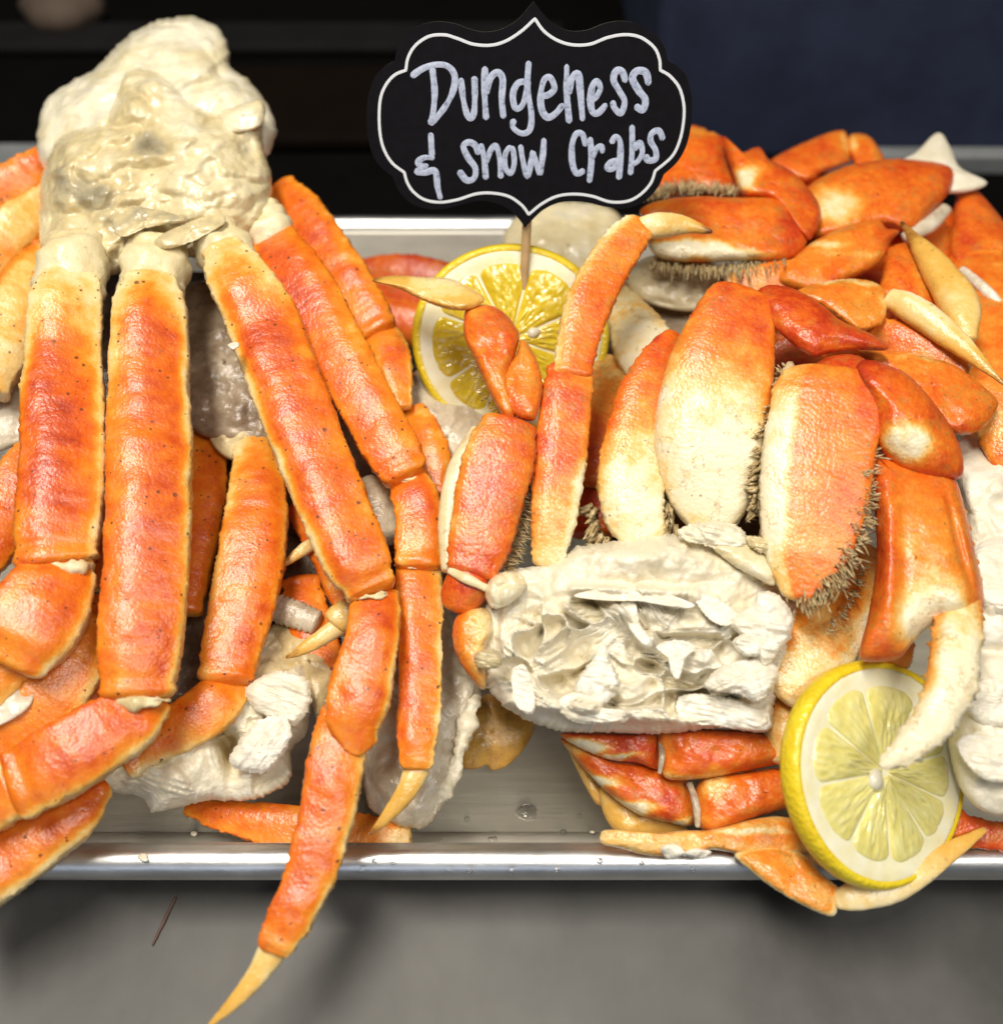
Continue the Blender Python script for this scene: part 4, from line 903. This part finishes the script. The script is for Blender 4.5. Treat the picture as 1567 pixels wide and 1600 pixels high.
# claw arm
L = seg('claw_arm', F_, [(1252, 940, 8.0, 24), (1258, 870, 8.5, 64), (1268, 800, 9.1, 80), (1275, 730, 9.7, 83), (1286, 660, 10.3, 84), (1292, 610, 10.7, 78), (1296, 572, 11.0, 52)], DU, flat=.44, lump=.3, expo=4.0, ridge=.10, band=(.42, .62), serr=.8, prism=.3, tone=[(.5, .5, .8), (.5, .5, .95), (.5, .50, 1.05), (.5, .48, 1.05), (.42, .5, .95), (.3, .45, .75), (.25, .35, .6)])
fringe(L, [(1354, 700, 10.2), (1346, 780, 9.6), (1328, 850, 9.0), (1294, 915, 8.5), (1252, 942, 8.1)], [(.8, -.6), (.95, -.3), (.9, .1), (.5, .8), (.1, 1)], 25, 480, M['hair'], spread=.3, wid=1.7, lift=.1, jit=9)
lump('matted_bristle', L, [(1228, 568), (1250, 580), (1245, 620), (1225, 680), (1208, 740), (1196, 800), (1182, 800), (1180, 740), (1192, 680), (1208, 620)], 10.3, 8.6, .4, M['hairmat'], amp=.9, tone=.55, nr=24, na=150, rag=5, stri=(.5, 4, 1.5))
fringe(L, [(1225, 580, 10.2), (1205, 650, 9.8), (1188, 720, 9.3), (1178, 800, 8.8)], [(-.8, -.6), (-1, .1), (-.7, .6)], 22, 200, M['hair'], spread=.35, wid=3.2, lift=.1, jit=3)
plate('arm_end', L, [(1268, 578), (1300, 556), (1345, 558), (1370, 590), (1370, 640), (1358, 690), (1338, 672), (1318, 640), (1285, 612)], 10.9, 10.0, .8, .24, [(1345, 600, 14, 30, .14)], -.04, center=(1325, 615))
L2 = plate('claw_wrist', F_, [(1336, 578), (1352, 562), (1387, 571), (1421, 588), (1459, 630), (1488, 672), (1504, 716), (1498, 748), (1450, 745), (1404, 730), (1375, 704), (1364, 674), (1360, 640), (1349, 610)], 11.3, 9.6, 1.15, .40, [(1345, 585, 36, 36, -.18), (1422, 692, 36, 32, .68), (1460, 670, 18, 60, -.1)], -.16, k=2.1, nr=46, na=150)
def pfn(x, y): return -.5 * gg(x, y, 1440, 1005, 20, 16) - .25 * gg(x, y, 1495, 850, 6, 60, -.25) + .22 * gg(x, y, 1388, 880, 14, 150) - .08 * gg(x, y, 1412, 900, 10, 130) + .25 * gg(x, y, 1490, 940, 30, 20)
def PT(x, y, r):
    P = np.stack([x, y, 0 * x], -1); x = x + 18 * fbm(P, .02, 61, 3); y = y + 18 * fbm(P, .02, 62, 3)
    return .46 + .62 * np.exp(-(((x - 1450) / 58) ** 2 + ((y - 965) / 60) ** 2) ** 1.4) + .14 * gg(x, y, 1440, 860, 60, 60) - .20 * gg(x, y, 1380, 850, 18, 140) - .12 * gg(x, y, 1515, 900, 14, 60) - .1 * (r > .93)
P_ = lump('claw_palm', F_, [(1362, 712), (1440, 726), (1488, 745), (1508, 800), (1522, 860), (1535, 920), (1532, 962), (1500, 978), (1468, 975), (1445, 985), (1425, 1005), (1405, 1028), (1372, 1034), (1342, 1026), (1356, 960), (1368, 880), (1366, 800)], 9.6, 7.4, 1.15, DU, amp=.3, k=3.4, fn=pfn, tonefn=PT, nr=60, na=190, rag=1.0)
seg('moving_finger', P_, [(1508, 925, 8.3, 20), (1500, 965, 8.4, 33), (1492, 1010, 8.3, 36), (1484, 1070, 8.1, 35), (1453, 1132, 7.8, 30), (1410, 1176, 7.6, 19), (1373, 1198, 7.4, 4)], DU, flat=.6, lump=.3, serr=1.6, tone=[(.4, .6, .5), (.55, .9, .7), (.6, 1.0, 1.0), (.8, 1.05, 1.1), (.95, 1.1, 1.1), (1.05, 1.1, 1.1)])
seg('fixed_finger', P_, [(1392, 985, 7.0, 34), (1388, 1015, 6.5, 36), (1378, 1040, 5.6, 28), (1372, 1060, 4.8, 12)], DU, flat=.6, tone=[.5, .6, .8], serr=1.2)
for k, (x, y) in enumerate(((1506, 800), (1513, 825), (1518, 850), (1525, 878), (1530, 905), (1532, 930), (1532, 950))):
    zt_ = 9.6 - 2.2 * (y - 712) / 322
    seg('claw_tooth', P_, [(x - 16, y, zt_, 10), (x - 4, y, zt_ + .05, 8), (x + 4, y + 1, zt_, 3)], DU, tone=[.3, .3, .8], lump=.2, na=14)
# leg behind the body
seg('leg', F_, [(1345, 850, 6.4, 26), (1320, 920, 6.4, 52), (1282, 1000, 6.2, 60), (1240, 1062, 5.9, 44), (1215, 1090, 5.7, 22)], DU, tone=[(.8, .6, .5), (.8, .55, .95), (.45, .55, 1.0), (.4, .7, 1.0), (.6, .8, .9)], **KD)
seg('leg', F_, [(1250, 1080, 4.8, 50), (1240, 1150, 4.6, 46), (1230, 1200, 4.2, 30)], DU, tone=[.6, .8, .7], **KD)
fringe(F_, [(1290, 985, 7.2), (1330, 930, 7.2), (1345, 880, 7.2)], [(.6, .3), (.8, .2)], 18, 80, M['hair'], wid=1.2)

# ------------------------------------------------------------------ Dungeness crab, lower front pieces
I = thing('dungeness_crab_cluster', base(1080, 1290), 'Dungeness crab legs lying flat on pan floor under cut body', 'crab')
L = plate('leg', I, [(1036, 1143), (1130, 1140), (1221, 1147), (1290, 1150), (1290, 1188), (1221, 1194), (1150, 1208), (1095, 1217), (1040, 1216), (1033, 1178)], 4.2, 3.6, .75, .36, [(1200, 1170, 60, 20, .1), (1090, 1212, 90, 7, .3)], .1)
plate('lower_leg', L, [(876, 1147), (928, 1145), (995, 1146), (1027, 1144), (1030, 1200), (995, 1192), (950, 1186), (905, 1168)], 3.9, 3.4, .6, .24, [(915, 1168, 36, 12, .9), (965, 1186, 40, 7, .8)], .08)
seg('joint_skin', L, [(1030, 1146, 4.1, 4), (1034, 1180, 4.25, 4), (1030, 1210, 3.95, 3)], M['membrane'], tone=.5)
L = plate('leg', I, [(1095, 1219), (1160, 1206), (1221, 1198), (1300, 1194), (1300, 1256), (1221, 1266), (1149, 1289), (1100, 1299), (1088, 1260)], 3.3, 2.7, .9, .40, [(1115, 1230, 24, 20, .3), (1130, 1285, 80, 10, .15)], .08)
plate('lower_leg', L, [(876, 1155), (914, 1164), (950, 1184), (1009, 1191), (1054, 1205), (1077, 1223), (1085, 1251), (1081, 1289), (1040, 1284), (995, 1271), (950, 1239), (910, 1199)], 2.9, 2.4, .75, .34, [(930, 1222, 50, 10, .7), (980, 1262, 46, 9, .8), (1040, 1286, 40, 8, .7), (1050, 1250, 26, 20, -.14), (895, 1172, 24, 10, .4)], .1)
seg('joint_skin', L, [(1076, 1222, 3.3, 5), (1087, 1255, 3.4, 6), (1090, 1294, 2.95, 4)], M['membrane'], tone=.55)
lump('tan_plate', I, [(888, 1172), (905, 1180), (930, 1215), (945, 1255), (930, 1255), (910, 1220)], 2.0, 1.4, .3, TIP, tone=.62, nr=16, na=60)
lump('tan_plate', I, [(940, 1225), (980, 1250), (1040, 1275), (1075, 1300), (1020, 1308), (970, 1305), (942, 1270)], 2.0, 1.3, .45, TIP, tone=.6, nr=18, na=60)
L = plate('leg', I, [(937, 1305), (950, 1296), (1009, 1303), (1063, 1298), (1113, 1296), (1176, 1280), (1221, 1276), (1260, 1288), (1260, 1332), (1176, 1337), (1113, 1328), (1077, 1337), (1013, 1337), (973, 1326), (941, 1319)], 3.2, 2.9, .4, .66, [(1180, 1312, 60, 10, -.12), (1170, 1300, 70, 6, .3), (1000, 1315, 50, 14, .12)], .14)
lump('meat_shred', L, [(1030, 1325), (1055, 1318), (1068, 1330), (1090, 1325), (1112, 1332), (1095, 1342), (1068, 1338), (1045, 1343)], 3.3, 3.1, .25, M['meat'], tone=1.0, nr=14, na=50, rag=3, amp=1)
plate('broad_plate', I, [(1147, 1334), (1200, 1322), (1254, 1334), (1282, 1364), (1313, 1391), (1309, 1413), (1301, 1432), (1266, 1421), (1212, 1391), (1176, 1364)], 3.1, 2.8, .35, .60, [(1260, 1380, 40, 24, -.06)], .3)
seg('leg_tip', I, [(1302, 1408, 3.0, 12), (1340, 1398, 3.2, 24), (1400, 1378, 3.3, 28), (1460, 1345, 3.4, 20), (1540, 1295, 3.4, 4)], TIP, tone=[.9, .95, .85, .6, .45], edge=.05, flat=.5)
seg('leg', I, [(1480, 1285, 3.0, 26), (1520, 1300, 2.9, 24), (1580, 1310, 2.8, 20)], DU, tone=.3, **KD)
BP = thing('crab_shell_plate', base(775, 1170), 'brown notched shell plate in the shade on the pan floor', 'shell')
lump('plate', BP, [(712, 1120), (760, 1085), (820, 1095), (836, 1130), (822, 1165), (795, 1195), (770, 1204), (760, 1196), (740, 1202), (716, 1192)], 1.6, .7, .4, TIP, amp=.3, tone=.30, nr=22, na=90)  # brown shell, tone lowered to put the shadow under the body into its colour

# ------------------------------------------------------------------ Dungeness crab, rear cluster
G = thing('dungeness_crab_cluster', base(1280, 420), 'heap of red Dungeness crab legs with bristly claw behind the sign', 'crab')
L = plate('claw_arm', G, [(1000, 300), (1033, 250), (1060, 205), (1080, 196), (1100, 202), (1132, 218), (1139, 256), (1158, 296), (1151, 310), (1097, 300), (1040, 310)], 9.3, 8.8, 1.0, .36, [(1110, 205, 40, 8, .3)], -.06, rag=1.6)
L = plate('claw_wrist', G, [(1128, 215), (1143, 226), (1160, 238), (1185, 230), (1202, 250), (1236, 267), (1257, 288), (1279, 318), (1281, 345), (1263, 376), (1240, 352), (1219, 328), (1200, 312), (1160, 305), (1145, 273)], 10.1, 9.5, 1.0, .34, [(1166, 278, 22, 20, .65), (1260, 330, 24, 30, -.08)], -.1)
L = plate('claw', G, [(1000, 330), (1029, 314), (1084, 307), (1143, 309), (1202, 309), (1231, 315), (1257, 347), (1265, 366), (1249, 396), (1219, 409), (1160, 408), (1084, 410), (1033, 404), (1012, 384), (1015, 362)], 9.9, 9.2, 1.0, .40, [(1240, 360, 34, 40, -.2), (1080, 394, 80, 15, .75), (1160, 400, 50, 10, .35), (1110, 320, 70, 10, -.12)], 0)
fringe(L, [(1020, 406, 9.0), (1090, 414, 9.1), (1160, 412, 9.2), (1225, 400, 9.3)], [(-.2, 1), (.1, 1)], 28, 230, M['hair'], spread=.2, wid=1.6)
fringe(L, [(1005, 312, 9.4), (1060, 300, 9.7), (1110, 300, 9.8), (1150, 305, 9.8)], [(-.1, -1), (.25, -1)], 24, 220, M['hair'], spread=.25, wid=1.3)
plate('leg', G, [(1200, 256), (1265, 219), (1311, 204), (1324, 214), (1328, 248), (1320, 258), (1286, 270), (1255, 285)], 8.2, 7.9, .8, .36, [(1322, 225, 8, 24, .3)], -.05)
plate('leg', G, [(1326, 213), (1353, 211), (1372, 231), (1380, 256), (1345, 270), (1328, 245)], 8.2, 7.9, .7, .42, [(1332, 225, 8, 20, .35)], -.05)
plate('leg', G, [(1255, 300), (1311, 264), (1370, 251), (1412, 249), (1482, 260), (1486, 294), (1457, 330), (1425, 362), (1370, 356), (1286, 374), (1262, 360)], 9.2, 8.6, 1.2, .40, [(1305, 322, 44, 26, .55), (1470, 275, 24, 20, -.12), (1380, 262, 60, 10, -.1)], -.06)
seg('joint_skin', G, [(1478, 325, 8.8, 10), (1450, 352, 8.9, 13), (1410, 372, 8.8, 8)], M['membrane'], tone=.75)
lump('spiked_joint', G, [(1395, 262), (1430, 238), (1465, 207), (1485, 232), (1500, 262), (1542, 286), (1500, 302), (1440, 296)], 9.0, 8.8, .6, M['meat'], tone=.7, nr=20, na=70)
L = plate('leg', G, [(1497, 294), (1514, 289), (1532, 303), (1567, 345), (1610, 400), (1620, 490), (1535, 437), (1492, 418), (1482, 391), (1488, 340)], 8.2, 7.6, .9, .38, [(1500, 340, 14, 60, -.12)], -.05)
seg('joint_skin', L, [(1500, 420, 8.6, 6), (1535, 450, 8.7, 8), (1575, 490, 8.5, 6)], M['membrane'], tone=.95)
plate('leg', G, [(1250, 393), (1286, 369), (1328, 352), (1370, 344), (1385, 357), (1404, 361), (1391, 379), (1383, 400), (1358, 422), (1311, 444), (1269, 457), (1212, 436)], 9.6, 9.0, .8, .46, [(1290, 385, 40, 8, .3), (1385, 375, 20, 20, -.16), (1330, 400, 60, 5, .12)], -.05)
seg('leg', G, [(1130, 460, 8.6, 30), (1210, 450, 8.8, 40), (1300, 440, 8.9, 36)], DU, tone=[.7, .5, .4], **KD)
L = plate('leg', G, [(1244, 457), (1286, 441), (1328, 436), (1366, 441), (1384, 458), (1385, 484), (1376, 506), (1345, 517), (1328, 511), (1286, 481)], 10.3, 10.0, .5, .50, [(1310, 442, 70, 6, .35), (1380, 480, 8, 14, .2)], .05)
seg('leg_tip', L, [(1384, 462, 10.4, 14), (1430, 486, 10.4, 22), (1492, 532, 10.3, 18), (1570, 602, 10.1, 2)], TIP, tone=[(.6, .8, .98), (.6, .8, .98), (.5, .6, .8), (.1, .1, .1)])
L = plate('leg', G, [(1391, 386), (1425, 382), (1455, 420), (1467, 467), (1470, 510), (1440, 520), (1400, 500), (1372, 460), (1375, 442), (1383, 408)], 9.6, 9.1, .7, .36, [(1440, 440, 14, 40, .2)], 0)
seg('leg_tip', L, [(1510, 535, 9.9, 14), (1498, 480, 10.1, 30), (1462, 420, 10.2, 24), (1407, 346, 10.3, 2)], TIP, tone=[(.7, .8, .6), (.75, .68, .5), (.6, .55, .4), (.1, .1, .1)])
L = plate('leg', G, [(1340, 546), (1391, 546), (1455, 559), (1497, 575), (1551, 617), (1558, 636), (1541, 663), (1514, 679), (1484, 675), (1450, 645), (1412, 605), (1370, 575)], 10.0, 9.3, .7, .46, [(1440, 562, 70, 6, .25), (1520, 668, 40, 8, -.15)], .0)
seg('leg', G, [(1355, 512, 9.4, 20), (1430, 548, 9.4, 36), (1510, 590, 9.3, 24)], DU, tone=[.4, .45, .6], edge=.2, **KD)
seg('leg', G, [(1520, 400, 8.0, 40), (1540, 500, 8.0, 62), (1560, 620, 7.8, 60), (1575, 720, 7.2, 44)], DU, tone=[.45, .5, .55], edge=.1, **KD)
seg('leg', G, [(1540, 650, 8.8, 24), (1575, 700, 8.5, 34), (1610, 760, 8.0, 30)], DU, tone=[.8, .5, .5], **KD)
seg('leg', G, [(972, 448, 7.6, 10), (984, 495, 7.8, 34), (1008, 545, 7.9, 46), (1035, 600, 7.8, 42), (1055, 660, 7.6, 30)], DU, tone=[(.9, .9, .95), (.98, .95, .9), (.98, .98, .9), (.95, .95, .9)], **KD)
seg('leg', G, [(960, 560, 7.2, 26), (945, 620, 7.1, 48), (940, 690, 6.8, 46), (930, 760, 6.4, 34)], DU, tone=[(.7, .7, .9), (.6, .65, .9), (.4, .4, .5), (.4, .35, .4)], **KD)
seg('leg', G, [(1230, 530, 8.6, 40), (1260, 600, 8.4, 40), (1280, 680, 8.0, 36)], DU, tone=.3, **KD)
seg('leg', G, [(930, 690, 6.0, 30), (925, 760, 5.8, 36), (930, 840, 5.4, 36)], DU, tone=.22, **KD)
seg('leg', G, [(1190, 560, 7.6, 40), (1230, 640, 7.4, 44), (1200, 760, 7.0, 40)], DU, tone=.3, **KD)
lump('body', G, [(980, 420), (1040, 395), (1110, 410), (1125, 450), (1090, 485), (1030, 480), (990, 460)], 8.2, 7.6, .8, M['snowbody'], amp=.8, tone=.75, nr=26, na=90)
lump('body', G, [(790, 360), (830, 322), (900, 315), (960, 330), (985, 380), (960, 440), (900, 470), (830, 440), (790, 400)], 6.2, 5.2, 1.0, M['snowbody'], amp=.8, tone=.72, nr=30, na=110, rag=1.5)
lump('body', G, [(980, 420), (1100, 420), (1200, 470), (1230, 560), (1100, 600), (1000, 560), (960, 480)], 7.0, 6.0, .8, M['membrane'], amp=.8, tone=.5, nr=26, na=90)

lump('body', G, [(880, 560), (1000, 540), (1250, 560), (1340, 700), (1330, 860), (1100, 850), (930, 850), (880, 720)], 5.4, 3.4, .6, M['membrane'], amp=1.2, freq=50, tone=.02, nr=34, na=120)  # dark filler added below the legs, shade of the gaps put into its colour
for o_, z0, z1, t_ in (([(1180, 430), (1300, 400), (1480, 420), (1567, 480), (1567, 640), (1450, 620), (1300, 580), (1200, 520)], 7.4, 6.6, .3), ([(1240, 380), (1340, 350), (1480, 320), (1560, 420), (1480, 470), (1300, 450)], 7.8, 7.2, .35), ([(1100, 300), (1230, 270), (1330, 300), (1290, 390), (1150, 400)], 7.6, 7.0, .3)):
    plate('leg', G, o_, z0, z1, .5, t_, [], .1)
# red claw lying by the back wall
J = thing('dungeness_crab_claw', base(640, 470), 'red bumpy crab claw lying against the back of the pan', 'crab claw')
P_ = seg('claw', J, [(535, 440, 4.2, 20), (590, 440, 4.4, 40), (660, 450, 4.5, 48), (740, 470, 4.4, 40), (800, 500, 4.2, 30)], DU, tone=[.3, .3, .25, .3], **KD)
seg('moving_finger', P_, [(560, 480, 4.0, 20), (620, 500, 4.0, 32), (700, 520, 3.8, 34), (780, 560, 3.6, 30)], DU, tone=[.35, .4, .45], serr=1.5, flat=.7)
# broken white half at the right
H = thing('dungeness_crab_cluster', base(1560, 1000), 'Dungeness crab half with lumpy white meat beside the hanging claw', 'crab')
def hfn(x, y): return .5 * gg(x, y, 1560, 780, 40, 50) + .6 * gg(x, y, 1550, 950, 50, 60) + .6 * gg(x, y, 1550, 1080, 50, 45) + .5 * gg(x, y, 1550, 1180, 50, 40) - .6 * gg(x, y, 1560, 800, 14, 12) - .5 * gg(x, y, 1555, 1020, 60, 8)
lump('body', H, [(1490, 700), (1540, 675), (1640, 700), (1670, 1000), (1640, 1260), (1560, 1275), (1505, 1240), (1480, 1150), (1490, 1040), (1500, 900), (1500, 790)], 7.6, 4.2, 1.4, M['meat'], amp=.9, freq=60, k=4, fn=hfn, tone=.80, nr=80, na=220, rag=2, wrinkle=.5)
for o, z in (([(1500, 1080), (1560, 1050), (1620, 1080), (1600, 1130), (1530, 1130)], 7.0), ([(1495, 1160), (1550, 1140), (1620, 1160), (1600, 1220), (1530, 1215)], 6.4), ([(1520, 860), (1580, 840), (1630, 900), (1590, 960), (1530, 940)], 8.2)):
    lump('meat_flake', H, o, z - .2, z - .7, .3, M['fibre'], amp=.6, tone=.8, nr=40, na=100, stri=(.2, 10, .7), rag=2, k=3)

# ------------------------------------------------------------------ small things on the pan
CRUMBS = [(225, 1337, 2.75, 9), (300, 1302, .15, 6), (265, 1318, .15, 5), (835, 518, 9.3, 0), (365, 545, 11.2, 0)]
rn = np.random.default_rng(3)
def crumb(x, y, z, r, label):
    o = [(x + r * rn.uniform(.6, 1.2) * math.cos(a), y + r * .8 * rn.uniform(.6, 1.2) * math.sin(a)) for a in np.linspace(0, 2 * math.pi, 8)[:-1]]
    t = lump('meat_crumb', None, o, z, z, .12, M['meat'], tone=.9, nr=8, na=24, rag=.8, amp=.5)
    tag(t, label, 'crumb', 'crumbs of crab meat')
crumb(225, 1340, 2.62, 10, 'white crumb of crab meat on the rolled pan rim')
for x, y, r in ((303, 1303, 6), (262, 1322, 5), (925, 1300, 4)):
    crumb(x, y, .08, r, 'tiny crumb of crab meat on the pan floor')
crumb(366, 540, 11.2, 9, 'white shred of crab meat stuck to the draped orange leg')
def drop(x, y, z, r, label, e=1.0):
    o = [(x + r * e * rn.uniform(.85, 1.1) * math.cos(a), y + r * rn.uniform(.85, 1.1) * math.sin(a)) for a in np.linspace(0, 2 * math.pi, 9)[:-1]]
    t = lump('water_drop', None, o, z, z, r * .012 * .9, M['water'], tone=.5, nr=10, na=28, amp=.0, back=.02, k=2)
    tag(t, label, 'water drop', 'drops of water on the pan')
drop(822, 1270, .08, 14, 'large flattened water drop on the pan floor', 1.3)
for x, y, r in ((770, 1312, 8), (880, 1300, 5), (730, 1280, 5), (905, 1275, 4), (800, 1320, 4), (690, 1315, 4)):
    drop(x, y, .08, r, 'small water drop on the pan floor')
for x in (565, 585, 612, 700, 742, 800, 868, 930, 1010, 1090):
    drop(x + rn.uniform(-8, 8), 1352 + rn.uniform(-8, 12), 2.58, rn.uniform(3, 5), 'small water drop on the front pan rim')
tag(seg('brown_strand', None, [(276, 1400, -.15, 2), (260, 1433, -.15, 3), (238, 1478, -.15, 1.5)], plain('brown_fibre', (.10, .05, .03), .6), na=10), 'thin brown strand lying on the steel counter', 'strand')
